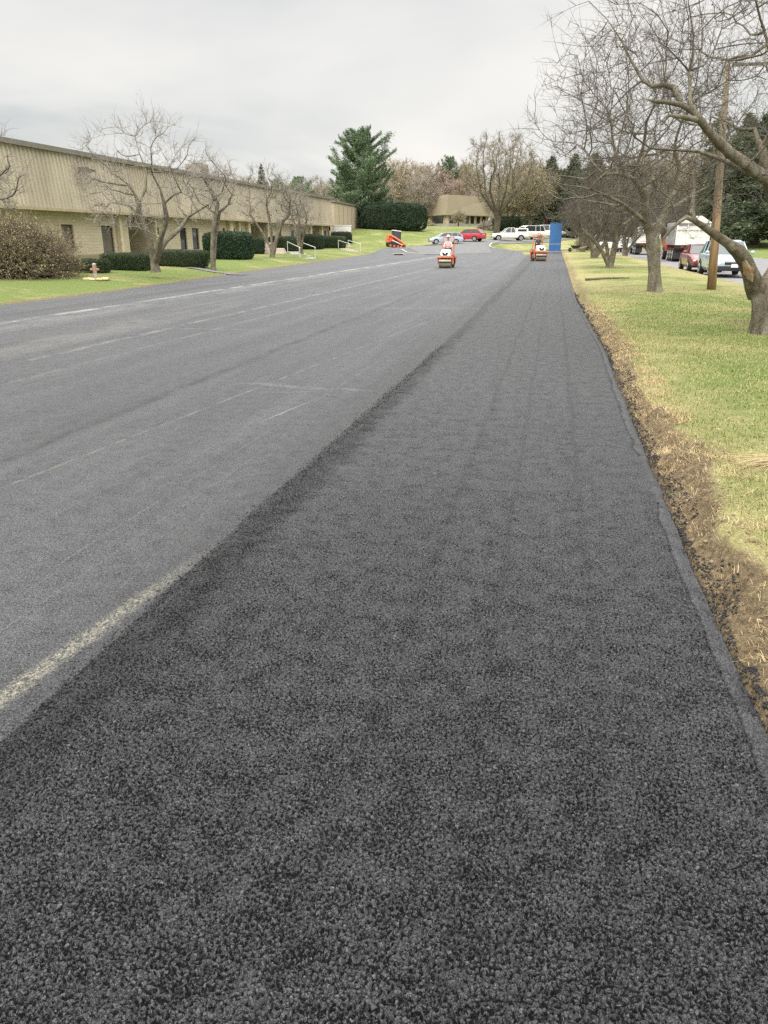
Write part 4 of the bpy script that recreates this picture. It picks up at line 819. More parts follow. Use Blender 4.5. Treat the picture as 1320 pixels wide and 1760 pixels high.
far = [(672, 190, 1.22, mBG, 'beige leafless tree directly right of the tall white pine'), (700, 200, 1.25, mBG, 'beige bare tree above the middle of the dark hedge mass'), (722, 185, 1.0, mBP, 'pinkish bare tree above the right end of the dark hedge mass'), (745, 210, 1.38, mRed, 'red-tinted tree left of the green pine behind the far office'),
       (735, 230, 1.32, mBP, 'tall pinkish bare tree behind the red-tinted tree'), (775, 200, 1.0, mRed, 'rusty low tree right behind the office roof middle'), (805, 205, 1.1, mBG, 'tan tree filling the gap left of the elm trunk'), (790, 215, 1.35, mBG, 'tall tan tree beside the dull green pine'),
       (650, 175, .85, mBP, 'small pinkish bare tree behind the white pine trunk'), (880, 175, .82, mBG, 'low tan tree behind the elm, right side'), (875, 155, .72, mYel, 'yellowish willow low beside the elm trunk'), (910, 150, .98, mYel, 'yellow-green tree with a forked trunk behind the white vans'), (895, 200, 1.15, mBG, 'tan tree far behind the yellow-green tree'),
       (930, 200, 1.0, mYel, 'yellowish tree left of the broad green spruce'), (855, 200, .95, mYel, 'yellowish undergrowth tree straight behind the elm trunk'), (828, 190, .8, mBP, 'bare pink tree at the right corner of the far office'), (690, 230, 1.3, mBP, 'farthest pinkish tree above the hedge mass'),
       (560, 250, .95, mBP, 'faint bare tree far behind the windowless wing'), (545, 230, .95, mBP, 'faint bare tree showing above the roof end'), (578, 260, 1.0, mBP, 'hazy bare tree just left of the young pine'), (590, 190, .72, mRed, 'small red tree between the wing and the young pine'), (500, 210, .85, mRed, 'reddish tree top between the two roof-line pines'),
       (425, 180, .72, mBP, 'pinkish bare tree top left of the pointed spruce'), (400, 160, .72, mBP, 'pinkish bare tree above the middle of the long roof'), (370, 140, .70, mBP, 'pinkish bare tree rising behind the rooftop air unit'), (440, 210, .85, mBG, 'beige tree top behind the pointed spruce'),
       (1080, 135, .95, mBG, 'tan bare tree beyond the dump trucks'), (1130, 150, 1.1, mBP, 'bare tree in front of the pale house, left'), (1180, 160, 1.2, mBP, 'bare tree rising behind the pale house'), (1160, 130, 1.0, mBG, 'bare tree at the left gable of the pale house'), (1035, 170, .9, mBG, 'tan tree seen through the apple twigs far back'), (1100, 175, 1.25, mBP, 'tall bare tree far beyond the street end')]
for k, (px, d, s, m, lab) in enumerate(far): put_far('deciduous_tree', m, lab, ON(px, d), k*1.3, s*(.88 if 640 < px < 850 else 1), 'autumn trees beyond the site')
# distant wood as one low mass closing the horizon
mb = []; Q = []; n = 26000; a = rng.uniform(R(-75), R(75), n); d = rng.uniform(250, 330, n); x = np.sin(a)*d; y = np.cos(a)*d; zb = Z(x, y); hh = 6+6*fbm(a*30, a*0, 9); P = np.stack([x, y, zb+rng.random(n)**1.2*hh], 1)
V, Q = leafcloud(P, rng.uniform(1.2, 2.6, n), 1.5); tag(obj('woods', np_mesh('woods', V, Q), leaf_mat('far_wood', [(.14, .115, .09), (.20, .165, .13), (.17, .17, .12)], .05)), 'distant brown-grey woods closing the view', kind='stuff')
# ---------------------------------------------------------------- hedges and shrubs
def hedge(name, label, c, size, rz=0, mat=M_BOX, n=5000, s=.07, rnd=.25, wob=.16, cat='hedge', group=None, base_gap=0.0, parts=True):
    """rounded clipped block: solid twiggy core, leaves over its skin"""
    L, Wd, Hh = size; t = thing(name, label, cat, c, rz, group)
    def surf(u):                                          # superellipsoid skin
        v = rng.normal(0, 1, (u, 3)) if isinstance(u, int) else u; v = v/np.abs(v).max(1)[:, None]; e = 1/(np.sum(np.abs(v)**(2/rnd), 1)**(rnd/2)); return v*e[:, None]
    v = rng.normal(0, 1, (n*2, 3)); wts = np.array([L/2, Wd/2, Hh/2]); v = surf(v*np.array([1, 1, 1])); keep = v[:, 2] > -.97; v = v[keep][:n]
    P = v*wts; w = 1+wob*(fbm(P[:, 0]*1.1/ max(.6, s*10)+5, P[:, 2]*1.1+P[:, 1], int(rng.integers(1000)), 3)-.5)*2; P = P*w[:, None]; P -= v*np.minimum(.12, .1*Hh)*rng.random((len(v), 1))**1.5; P[:, 2] += Hh/2+base_gap
    V, Q = leafcloud(P, rng.uniform(.5, 1.3, len(P))*s, .8); obj('leaves', np_mesh(name+'_leaves', V, Q), mat, t)
    # core
    m_, k_ = 26, 14; uu, ww = np.meshgrid(np.linspace(0, 2*np.pi, m_, endpoint=False), np.linspace(.03, np.pi-.03, k_)); q = np.stack([np.cos(uu)*np.sin(ww), np.sin(uu)*np.sin(ww), np.cos(ww)], -1).reshape(-1, 3); q = surf(q)*wts*.93; q[:, 2] += Hh/2+base_gap
    i = np.arange(m_*k_).reshape(k_, m_); j = np.roll(i, -1, 1); f = np.stack([i[:-1], i[1:], j[1:], j[:-1]], -1).reshape(-1, 4)
    obj('core', np_mesh(name+'_core', q, f, True), M_CORE, t); return t
M_CORE = flat_mat('hedge_core', (.012, .018, .010), (.03, .035, .018), 6, .95, 30)
def on_wall(px, x, off=0): q = W(px, 410, x); return q.y
WX = -30.5
def hy(px, py, zz=None):                                # ground hit by pixel on the left lawn
    q = HIT(px, py); return q
for lab, px0, px1, pyb, hpx, dep, mat, n in (
        ('low dark hedge left of the hydrant-like post, under the first windows', 118, 186, 470, 24, 1.3, M_BOX, 9000),
        ('long low clipped hedge in front of the recessed door, bare stems at its foot', 186, 262, 466, 30, 1.5, M_BOX, 12000),
        ('long low clipped hedge right of the big lawn tree, before the paired windows', 262, 362, 460, 29, 1.5, M_BOX, 14000),
        ('tall square-cut dark hedge, the bulkiest on the left lawn', 370, 441, 447, 45, 3.0, M_YEW, 22000),
        ('small round dark shrub touching the tall square hedge', 438, 458, 437, 26, 1.6, M_YEW, 5000),
        ('clipped green hedge block behind the nearer handrails', 471, 520, 433, 25, 2.4, M_BOX, 9000),
        ('rounded hedge block just right of the nearer handrails', 517, 562, 429, 24, 2.4, M_YEW, 9000),
        ('rounded clipped hedge before the far office doors, left of the farther handrails', 560, 600, 427, 20, 2.4, M_BOX, 7000),
        ('dome-topped dark hedge behind the farther handrails', 578, 610, 420, 20, 2.4, M_YEW, 7000)):
    q = HIT((px0+px1)/2, pyb); q0 = ray(px0, pyb); q1 = ray(px1, pyb); dd = math.hypot(q.x, q.y); fd = q.y*math.cos(PH)-q.x*math.sin(PH)
    wid = (px1-px0)/F*fd; L = wid*1.02; hgt = hpx/F*fd*1.0
    hedge('hedge', lab, q+Vector((-dep*.35, dep*.45, -.05)), (L, dep, hgt), PH*.6, mat, n, .055 if fd < 45 else .10, .28, .10, group='clipped hedges along the office')
q = ON(675, 132); hedge('hedge', 'great dark evergreen hedge mass under the white pine', q+Vector((0, 0, -.2)), (10.6, 5, 4.3), PH, M_YEW, 26000, .20, .34, .16)
q = ON(868, 150); hedge('shrub', 'dark green broad shrub right of the elm trunk', q, (5.2, 3.5, 2.6), PH, M_YEW, 7000, .2, .5, .3, cat='shrub')
# round-headed leafless shrub before the far office
def twig_bush(name, label, c, R3, n, L, r, mat, cat='shrub', leafm=None, nl=0, ls=.05, zc=.5, foot=.25, grp=None, low=0.0):
    t = thing(name, label, cat, c, 0, grp); R3 = np.array(R3)
    a = rng.uniform(0, 6.28, n//8); base = np.stack([np.cos(a), np.sin(a), a*0], 1)*R3*foot*rng.random((n//8, 1)); v = rng.normal(0, 1, (n//8, 3)); v[:, 2] = np.abs(v[:, 2])*.9+.15; v /= np.linalg.norm(v, axis=1)[:, None]
    tip = v*R3*.95*rng.uniform(.7, 1, (n//8, 1))+np.array([0, 0, R3[2]*low]); V0, Q0, pts = twigs(base, tip-base, np.linalg.norm(tip-base, axis=1), np.full(n//8, r*2.2), 5, 0, .35)
    pk = rng.integers(0, len(base), n); kk = rng.integers(1, 5, n); b2 = pts[pk, kk]+(pts[pk, kk+1]-pts[pk, kk])*rng.random((n, 1)); d2 = (pts[pk, kk+1]-pts[pk, kk]); d2 /= np.linalg.norm(d2, axis=1)[:, None]; d2 += rng.normal(0, .65, d2.shape)
    V1, Q1, p1 = twigs(b2, d2, rng.uniform(.4, 1, n)*L, np.full(n, r), 3, 0, .6)
    obj('stems', np_mesh(name+'_stems', np.concatenate([V0, V1]), np.concatenate([Q0, Q1+len(V0)])), mat, t)
    if leafm:
        P = p1[rng.integers(0, n, nl), rng.integers(1, 4, nl)]+rng.normal(0, .05, (nl, 3)); V, Q = leafcloud(P, rng.uniform(.5, 1.3, nl)*ls, .9); obj('leaves', np_mesh(name+'_leaves', V, Q), leafm, t)
    return t
M_OLIVE = leaf_mat('olive_leaves', [(.13, .11, .065), (.22, .19, .085), (.27, .24, .10), (.34, .31, .13)], 1.1)
M_BROWN = flat_mat('brown_twigs', (.13, .10, .075), (.25, .205, .155), 1.5)
q = HIT(35, 479); twig_bush('shrub', 'big rounded olive-brown shrub at the left frame edge in front of the wall', q+Vector((-1.1, .9, 0)), (3.2, 3.0, 2.35), 16000, .75, .009, M_BROWN, leafm=M_OLIVE, nl=42000, ls=.07, foot=.4, low=.05)
q = ON(787, 168); t = twig_bush('shrub', 'round-headed leafless shrub clipped like a ball in front of the far office', q+Vector((0, 0, .9)), (1.75, 1.75, 3.0), 1500, 1., .03, M_BEIGE, foot=.12)
obj('trunk', tubes([(np.array([(0, 0, -1.2), (0, 0, 0.2)]), np.array([.22, .16]))], 'shrub_trunk'), BARK_FAR, t)
q = HIT(1006, 432); twig_bush('shrub', 'bare brown bush beside the wheelbarrow at the far lawn end', q+Vector((0, 3, 0)), (1.7, 1.7, 2.9), 1500, .8, .022, M_BEIGE)
q = ON(735, 170); twig_bush('shrub', 'low tan shrub at the left corner of the far office', q, (1.6, 1.6, 1.3), 700, .6, .03, M_BEIGE, leafm=M_TAN, nl=1500, ls=.2)
q = ON(833, 150); twig_bush('shrub', 'reddish bare shrub on the bank above the red car', q, (2.4, 1.6, 1.7), 900, .8, .03, M_PINK)
# burgundy hedge far right
M_BURG = leaf_mat('burgundy_leaves', [(.10, .035, .03), (.17, .06, .05), (.22, .12, .09)], .6)
for px, d, w, lab in ((975, 150, 8, 'burgundy hedge stretch right behind the blue pylon sign'), (1030, 145, 9, 'burgundy hedge stretch behind the apple row'), (1085, 140, 8, 'burgundy hedge stretch behind the white pickup')):
    hedge('hedge', lab, ON(px, d), (w, 2.2, 3.2), PH*.2, M_BURG, 7000, .22, .35, .25, group='burgundy hedges at the lawn end')
hedge('hedge', 'brown leafless hedge behind the white vans', ON(950, 168), (16, 2.5, 3.6), .1, leaf_mat('brown_hedge', [(.12, .085, .065), (.2, .15, .11), (.26, .2, .15)], .6), 9000, .25, .35, .3)
# ================================================================ PART 4: buildings, vehicles, machines, people
def drape(name, rows, lift, mat, label, nu=14, nv=6):
    V = []; Q = []; rr = []
    for k in range(len(rows)-1):
        for j in range(nv + (k == len(rows)-2)):
            f = j/nv; a = [x*(1-f)+y*f for x, y in zip(rows[k][0], rows[k+1][0])]; b = [x*(1-f)+y*f for x, y in zip(rows[k][1], rows[k+1][1])]; rr.append((a, b))
    X = np.array([[a[0]*(1-u)+b[0]*u for u in np.linspace(0, 1, nu)] for a, b in rr]); Y = np.array([[a[1]*(1-u)+b[1]*u for u in np.linspace(0, 1, nu)] for a, b in rr])
    Zz = np.maximum(Z(X, Y), 0)+lift; i = np.arange(X.size).reshape(X.shape)
    return tag(obj(name, np_mesh(name, np.stack([X, Y, Zz], -1).reshape(-1, 3), np.stack([i[:-1, :-1], i[:-1, 1:], i[1:, 1:], i[1:, :-1]], -1).reshape(-1, 4), True), mat), label, kind='structure')
xy = lambda px, d: tuple(D(px, 410, d))[:2]
M_DRIVE = concrete('worn_drive', (.10, .10, .10), (.18, .177, .172))
drape('access_drive', [(xy(735, 90), xy(845, 92)), (xy(700, 99), xy(842, 101)), (xy(690, 104), xy(850, 109)), (xy(735, 109), xy(940, 121)), (xy(785, 117), xy(1000, 139))], .045, M_DRIVE, 'worn grey access drive curving up to the parked cars')
def kerb(name, pts, label, w=.16, h=.14):
    P = []
    for a, b in zip(pts[:-1], pts[1:]):
        n = max(2, int(math.hypot(b[0]-a[0], b[1]-a[1])/1.)); P += [(a[0]+(b[0]-a[0])*k/n, a[1]+(b[1]-a[1])*k/n) for k in range(n)]
    P.append(pts[-1]); mb = MB(); V = []
    for k, p in enumerate(P):
        q = P[min(k+1, len(P)-1)]; r_ = P[max(k-1, 0)]; d = Vector((q[0]-r_[0], q[1]-r_[1], 0)).normalized(); s = Vector((-d.y, d.x, 0))*w/2; z = max(z1(p[0], p[1]), 0)+.02; c = Vector((p[0], p[1], z))
        V += [c-s-Vector((0, 0, .1)), c-s+Vector((0, 0, h)), c+s+Vector((0, 0, h)), c+s-Vector((0, 0, .1))]
    mb.add(V, [(4*k+i, 4*k+i+1, 4*k+i+5, 4*k+i+4) for k in range(len(P)-1) for i in range(3)]+[(0, 1, 2, 3), (len(V)-1, len(V)-2, len(V)-3, len(V)-4)])
    return tag(mb.build(name, M_CONC), label, kind='structure')
kerb('kerb', [xy(985, 106), xy(945, 105.5), (xy(905, 105)), xy(872, 102), xy(852, 101), xy(842, 104), xy(846, 109), xy(862, 114), xy(900, 118.5), xy(940, 123)], 'pale kerb round the grass island')
kerb('kerb', [xy(735, 91), xy(700, 93), xy(690, 96)], 'short pale kerb at the drive mouth'); kerb('kerb', [xy(700, 104.5), xy(740, 108.5), xy(790, 112)], 'kerb behind the drive')
a_ = HIT(316, 461); b_ = HIT(414, 474)
drape('path', [((a_.x, a_.y), (a_.x+.2, a_.y+.8)), ((b_.x, b_.y), (b_.x+.2, b_.y+.8))], .03, M_DRIVE, 'narrow concrete path crossing the left lawn', 3, 20)
# ---------------------------------------------------------------- long office building
FX = -30.5; WXX = -31.3; Z0 = .15; ZE = 3.41; ZT = 7.1
yat = lambda px, x=FX: W(px, 410, x).y
Y1 = yat(575); Y0 = 20.
B = thing('office_building', 'long low tan office with ribbed metal fascia and beige block wall along the left lawn', 'building', (FX, 60, Z0))
BO = Vector((FX, 60, Z0)); M_BLOCK = block_mat('beige_block', (.58, .50, .36), (.54, .465, .335), (.44, .38, .275)); M_FRAME = paint('bronze_frame', (.035, .028, .022), .5)
t = NT('ribbed_fascia'); n1 = t.noise(.35, 4, t.co((1, 1, .3))); n2 = t.noise(3, 5, t.co((1, 4, .15)), .7)
M_FAS = t.out(t.mix(t.rng(t.mt('ADD', t.mt('MULTIPLY', n1, .6), t.mt('MULTIPLY', n2, .4)), .38, .62), (.35, .305, .225), (.50, .44, .335)), .6, 0, .4)
M_CAP = paint('roof_edge_metal', (.17, .155, .125), .5); M_GLASS = glassmat(); M_BRZ = glassmat('bronze_glass', (.10, .088, .068), .12); M_WHITE = paint('white_paint', (.72, .70, .66), .5); M_SOFF = paint('soffit', (.10, .085, .06), .8)
L_ = lambda v: tuple(Vector(v)-BO)
class LB(MB):
    def wbox(s, x0, x1, y0, y1, z0, z1): return s.box(((x0+x1)/2-BO.x, (y0+y1)/2-BO.y, (z0+z1)/2-BO.z), (abs(x1-x0), abs(y1-y0), abs(z1-z0)))
# fascia profile
mb = MB(); ptc = .38; n = int((Y1-Y0)/ptc); V = []
for k in range(n+1):
    for dy, dx in ((0, 0), (.12, 0), (.17, -.08), (.33, -.08)):
        y = Y1-(n-k)*ptc+dy-.38
        V += [L_((FX-.08+dx, y, ZE+.1)), L_((FX-.35+dx, y, ZT-.28))]
mb.add(V, [(2*i, 2*i+2, 2*i+3, 2*i+1) for i in range(len(V)//2-1)]); mb.build('fascia', M_FAS, B)
mb = LB(); mb.wbox(FX-.5, FX+.02, Y0, Y1+.05, ZE-.04, ZE+.12); mb.build('fascia_trim', paint('tan_trim', (.36, .30, .19), .5), B)
mb = LB(); mb.wbox(FX-.75, FX-.14, Y0, Y1+.06, ZT-.28, ZT); mb.build('roof_cap', M_CAP, B)
mb = LB(); mb.wbox(WXX-.1, FX-.5, Y0, Y1, ZE-.02, ZE+.08); mb.build('soffit', M_SOFF, B)
mb = LB(); mb.wbox(-70, FX-.70, Y0, Y1, ZE+.1, ZT-.1); mb.build('roof_block', M_FAS, B)
# openings (y range, z range, type)
ops = [(108, 128, 1.15, 2.62, 'w'), (176, 196, .78, 2.62, 'w'), (265, 275, 1.0, 2.6, 'w'), (310, 321.5, .85, 2.62, 'w'), (331, 342.5, .85, 2.62, 'w'), (384, 388, .5, 2.7, 'w'), (401, 405, .5, 2.7, 'w'), (411, 417, .5, 2.7, 'w'), (479, 484, .45, 2.75, 'd'),
       (500, 506, .2, 2.7, 'b'), (516, 526, .8, 2.7, 't'), (551, 554, .4, 2.8, 'w'), (557.5, 561, .4, 2.8, 'w'), (564, 568, .4, 2.8, 'w'), (40, 62, .9, 2.62, 'w')]
rec = [(222, 262), (428, 455), (533, 549)]
segs = sorted([(yat(a, WXX), yat(b, WXX), z0, z2, k) for a, b, z0, z2, k in ops]+[(yat(a, WXX), yat(b, WXX), Z0, ZE, 'r') for a, b in rec])
wl_ = LB(); y = Y0; nwin = 0
M_DOORB = paint('blue_door_paint', (.10, .12, .28), .4); M_TEAL = glassmat('teal_glass', (.05, .12, .15), .1)
for a, b, z0, z2, k in segs:
    wl_.wbox(WXX-.25, WXX, y, a, Z0-.3, ZE)
    if k == 'r':
        wl_.wbox(WXX-2.4, WXX-.25, a-.25, a, Z0-.3, ZE); wl_.wbox(WXX-2.4, WXX-.25, b, b+.25, Z0-.3, ZE); wl_.wbox(WXX-2.6, WXX-2.4, a-.25, b+.25, Z0-.3, ZE)
        d = LB(); dm = (a+b)/2; d.wbox(WXX-2.4, WXX-2.33, a+.25, a+.25+min(1.9, (b-a)*.45), Z0+.2, Z0+2.5); dd = d.build('door', M_FRAME, B); g = LB(); g.wbox(WXX-2.33, WXX-2.31, a+.4, a+.1+min(1.9, (b-a)*.45), Z0+.4, Z0+2.35); g.build('door_glass', M_GLASS, dd)
    else:
        if z0 > Z0+.05: wl_.wbox(WXX-.25, WXX, a, b, Z0-.3, z0)
        wl_.wbox(WXX-.25, WXX, a, b, z2, ZE)
        gm = {'w': M_BRZ if nwin in (0, 1, 2) else M_GLASS, 'd': M_GLASS, 'b': M_DOORB, 't': M_TEAL}[k]; nwin += 1
        f = LB(); t_ = .07
        f.wbox(WXX-.2, WXX-.10, a, a+t_, z0, z2); f.wbox(WXX-.2, WXX-.10, b-t_, b, z0, z2); f.wbox(WXX-.2, WXX-.10, a+t_, b-t_, z2-t_, z2); f.wbox(WXX-.2, WXX-.10, a+t_, b-t_, z0, z0+t_)
        if k == 't': f.wbox(WXX-.2, WXX-.11, (a+b)/2-.03, (a+b)/2+.03, z0+t_, z2-t_)
        fo = f.build('door' if k in 'db' else 'window', M_FRAME if k != 't' else M_WHITE, B)
        g = LB(); g.wbox(WXX-.17, WXX-.14, a+t_, b-t_, z0+t_, z2-t_); g.build('pane', gm, fo)
        if k == 'w': s_ = LB(); s_.wbox(WXX-.1, WXX+.06, a-.05, b+.05, z0-.09, z0-.003); s_.build('sill', M_CONC, fo)
    y = b
wl_.wbox(WXX-.25, WXX, y, Y1, Z0-.3, ZE); wl_.wbox(-70, WXX-.25, Y1-.25, Y1, Z0-.3, ZE); wl_.build('wall', M_BLOCK, B)
mb = LB(); mb.wbox(WXX, WXX+.03, Y0, yat(222, WXX), Z0-.3, .72); mb.build('plinth', block_mat('plinth_block', (.36, .29, .19), (.33, .27, .17), (.22, .18, .12)), B)
for a, b in ((201, 205.5), (262.5, 265), (391, 397), (407, 410), (423, 427), (456, 459), (530, 533), (549.5, 551)):
    mb = LB(); mb.wbox(WXX+.02, WXX+.34, yat(a, WXX), yat(b, WXX), Z0-.3, ZE-.04); mb.build('pilaster', paint('pale_column', (.50, .43, .29), .7), B)
mb = LB(); 
mb.box(((WXX+.08)-BO.x, yat(270, WXX)-60, 1.75-Z0), (.05, .5, .6)); mb.build('notice', M_WHITE, B)
for px, py, nm in ((147, 291, 'floodlight on the fascia near the left end of the office'), (494, 342, 'floodlight on the fascia above the far doors')):
    q = W(px, py, FX+.3); ft = thing('floodlight', 'small brown '+nm, 'floodlight', (FX-.15, q.y, q.z), 0, 'floodlights on the fascia'); ft['group'] = 'floodlights on the fascia'
    mb = MB(); mb.box((.30, .65, .0), (.14, 1.3, .16)); mb.box((.1, .9, -.05), (.35, .1, .14)); mb.build('bracket', paint('brown_metal', (.11, .075, .05), .6), ft)
    mb = MB(); mb.box((.42, -.15, -.05), (.55, .70, .36), 0, .1, (.8, .85)); h_ = mb.build('lamp_housing', paint('brown_metal', (.11, .075, .05), .6), ft, .01)
    mb = MB(); mb.box((.42, -.15, -.192), (.34, .42, .02)); mb.build('lens', paint('lens_glass', (.5, .5, .45), .2), h_)
q = W(341, 302, FX-3); ac = thing('air_unit', 'grey rooftop air conditioning unit behind the fascia edge', 'air unit', (FX-4, q.y+2, ZT-.1))
mb = MB(); mb.box((0, 0, .75), (1.6, 1.7, 1.5)); mb.build('casing', paint('grey_casing', (.22, .20, .18), .6), ac, .02)
mb = MB(); mb.cyl((0, 0, 1.55), .5, .12); mb.build('fan_grille', M_FRAME, ac)
for k in range(5):
    mb = MB(); mb.box((.815, 0, .3+k*.22), (.02, 1.3, .05)); mb.build('louvre', M_FRAME, ac)
# windowless wing
p0 = D(575, 393, 116); p1 = D(624, 393, 137); wg = thing('office_wing', 'windowless tan wing with a flat dark roof edge, left of the white pine', 'building', (p0.x, p0.y, 1.5))
dr_ = (p1-p0); ln = math.hypot(dr_.x, dr_.y); ang = math.atan2(dr_.y, dr_.x); wg.rotation_euler = (0, 0, ang); top = D(575, 346, 116).z
t = NT('stucco'); n1 = t.noise(.25, 5); n2 = t.noise(9, 4); n3 = t.vor(.45, 'F1', t.co((1, .01, .01))); M_STUC = t.out(t.mix(t.mt('ADD', t.mt('MULTIPLY', n1, .7), t.mt('MULTIPLY', n2, .3)), (.34, .28, .20), (.52, .44, .325)), .85, 0, .2)
mb = MB(); hh_ = top-1.5
mb.box((ln/2, 10, hh_/2-.2), (ln, 20, hh_-.4+.4)); mb.build('wall', M_STUC, wg)
mb = MB(); mb.box((ln/2, 10, hh_), (ln+.3, 20.3, .28)); mb.build('roof_cap', M_CAP, wg)
for k in range(1, int(ln/3)):
    mb = MB(); mb.box((k*3, -.02, hh_/2-.3), (.05, .04, hh_-.5)); mb.build('control_joint', paint('joint', (.22, .17, .11), .8), wg)
q = D(588, 402, 112); rw = MB(); rw.box((0, 0, .2), (2.6, .3, 1.5)); rw.box((0, 0, 1.0), (2.7, .4, .1)); o = rw.build('retaining_wall', M_WHITE); o.location = (q.x, q.y, q.z+.1); o.rotation_euler = (0, 0, PH); tag(o, 'low whitewashed retaining wall at the foot of the windowless wing', 'wall')
# far office
pts = [xy(705, 200), xy(768, 178), xy(838, 190)]; zb = 4.6; ze = 6.9; zt = 10.9
FO = thing('office_building', 'far single-storey office with a deep sloping tan roof, past the dark hedge mass', 'building', (pts[1][0], pts[1][1], zb)); oo = Vector((pts[1][0], pts[1][1], zb))
def facade(pa_, pb_, wins, flip):
    a = Vector((pa_[0], pa_[1], zb))-oo; b = Vector((pb_[0], pb_[1], zb))-oo; d = (b-a); L = d.length; d.normalize(); nrm = Vector((d.y, -d.x, 0))
    def bx(u0, u1, z0, z2, off, th):
        m = MB(); c0 = a+d*u0+nrm*off; c1 = a+d*u1+nrm*off; v = []
        for c in (c0, c1):
            for o_ in (0, th):
                for z in (z0, z2): v.append(c+nrm*o_+Vector((0, 0, z)))
        return m.add(v, [(0, 1, 3, 2), (4, 6, 7, 5), (0, 4, 5, 1), (2, 3, 7, 6), (1, 5, 7, 3), (0, 2, 6, 4)])
    bx(0, L, -1.5, ze-zb, -.3, .3).build('wall', M_STUC2, FO)
    bx(0, L, -.35, .35, .003, .25).build('plinth', M_CONC, FO)
    for u0, u1 in wins:
        w_ = bx(u0*L, u1*L, .42, ze-zb-.15, .01, .06).build('window', M_FRAME, FO); n_p = max(1, int((u1-u0)*L/1.5)); du = (u1-u0)*L/n_p
        for k in range(n_p): bx(u0*L+k*du+.08, u0*L+(k+1)*du-.08, .52, ze-zb-.25, .08, .02).build('pane', M_GLASS, w_)
    return a, b, nrm
M_STUC2 = paint('office_stucco', (.46, .38, .27), .85)
a, b, n1 = facade(pts[0], pts[1], [(.28, .52), (.62, .90)], 0); b2, c, n2 = facade(pts[1], pts[2], [(.05, .2), (.42, .5), (.55, .63), (.70, .78), (.84, .92)], 0)
t = NT('tan_shingles'); n_1 = t.noise(.3, 4); n_2 = t.noise(3, 4, t.co((1, 1, 3)), .7); M_SHIN = t.out(t.mix(t.mt('ADD', t.mt('MULTIPLY', n_1, .5), t.mt('MULTIPLY', n_2, .5)), (.23, .195, .135), (.37, .315, .225)), .9, 0, .2)
he = ze-zb; ht = zt-zb; m = MB()
ea, eb, ec = a+n1*1.1, b+(n1+n2).normalized()*1.35, c+n2*1.1; ta, tb, tcc = a+n1*.1, b+(n1+n2).normalized()*.1, c+n2*.1; up = Vector((0, 0, 1))
m.add([ea+up*he, eb+up*he, ec+up*he, tcc+up*ht, tb+up*ht, ta+up*ht], [(0, 1, 4, 5), (1, 2, 3, 4)]); back = Vector((0, 26, 0))
m.add([ta+up*ht, tb+up*ht, tcc+up*ht, tcc+back+up*ht, ta+back+up*ht], [(0, 1, 2, 3, 4)]); m.add([ec+up*he, tcc+up*ht, tcc+back+up*ht, ec+back+up*he], [(0, 1, 2, 3)])
rf = m.build('roof', M_SHIN, FO)
m = MB(); m.add([ea+up*(he-.22), eb+up*(he-.22), ec+up*(he-.22), ea+up*he, eb+up*he, ec+up*he, a+up*(he-.22), b+up*(he-.22), c+up*(he-.22)], [(0, 1, 4, 3), (1, 2, 5, 4), (0, 6, 7, 1), (1, 7, 8, 2)]); m.build('eave', paint('eave_paint', (.33, .29, .22), .6), FO)
m = MB(); m.cyl((b*.2+a*.8-n1*.2+up*(he+2.6)), .16, .7); m.build('roof_vent', M_FRAME, rf)
# pale house across the street
q = ON(1178, 150); HS = thing('house', 'pale gabled house with a brick lower wall beyond the dump truck', 'house', q, PH)
m = MB(); m.box((0, 4, 1.2), (8.6, 8, 3.0)); m.build('wall', block_mat('pink_brick', (.42, .25, .20), (.36, .21, .17), (.4, .36, .3), .24, .08), HS)
m = MB(); m.prism([(-.02, 2.7), (-.02, 3.9), (8.02, 3.9), (8.02, 2.7)], -4.3, 4.3); m.add([(-4.3, -.02, 3.9), (4.3, -.02, 3.9), (0, -.02, 8.3), (-4.3, .2, 3.9), (4.3, .2, 3.9), (0, .2, 8.3)], [(0, 1, 2), (3, 5, 4), (0, 2, 5, 3), (1, 4, 5, 2)]); m.build('gable', paint('cream_siding', (.62, .58, .50), .7), HS)
m = MB(); 
for sg in (-1, 1): m.add([(0, -.6, 8.5), (sg*4.9, -.6, 3.5), (sg*4.9, 8.6, 3.5), (0, 8.6, 8.5), (0, -.6, 8.75), (sg*4.9, -.6, 3.75), (sg*4.9, 8.6, 3.75), (0, 8.6, 8.75)], [(0, 1, 2, 3), (4, 7, 6, 5), (0, 4, 5, 1), (1, 5, 6, 2), (2, 6, 7, 3)])
m.build('roof', paint('house_shingles', (.20, .18, .16), .9), HS)
for x in (-2.3, 2.3):
    m = MB(); m.box((x, -.03, 1.6), (1.3, .08, 1.3)); w_ = m.build('window', M_WHITE, HS); m = MB(); m.box((x, -.08, 1.6), (1.1, .03, 1.1)); m.build('pane', M_GLASS, w_)
q = ON(1241, 150); SH = thing('shed', 'small white shed with a dark door opening, between the pole and the big spruce foot', 'shed', q+Vector((0, 0, .6)), PH)
m = MB(); m.box((0, 1, .8), (2.2, 2, 2.0)); m.add([(-1.1, 0, 1.8), (1.1, 0, 1.8), (0, 0, 2.4), (-1.1, 2, 1.8), (1.1, 2, 1.8), (0, 2, 2.4)], [(0, 1, 2), (3, 5, 4), (0, 2, 5, 3), (1, 4, 5, 2)]); m.build('wall', M_WHITE, SH)
m = MB(); m.box((-.1, -.01, .55), (.9, .05, 1.3)); m.build('door', M_FRAME, SH)
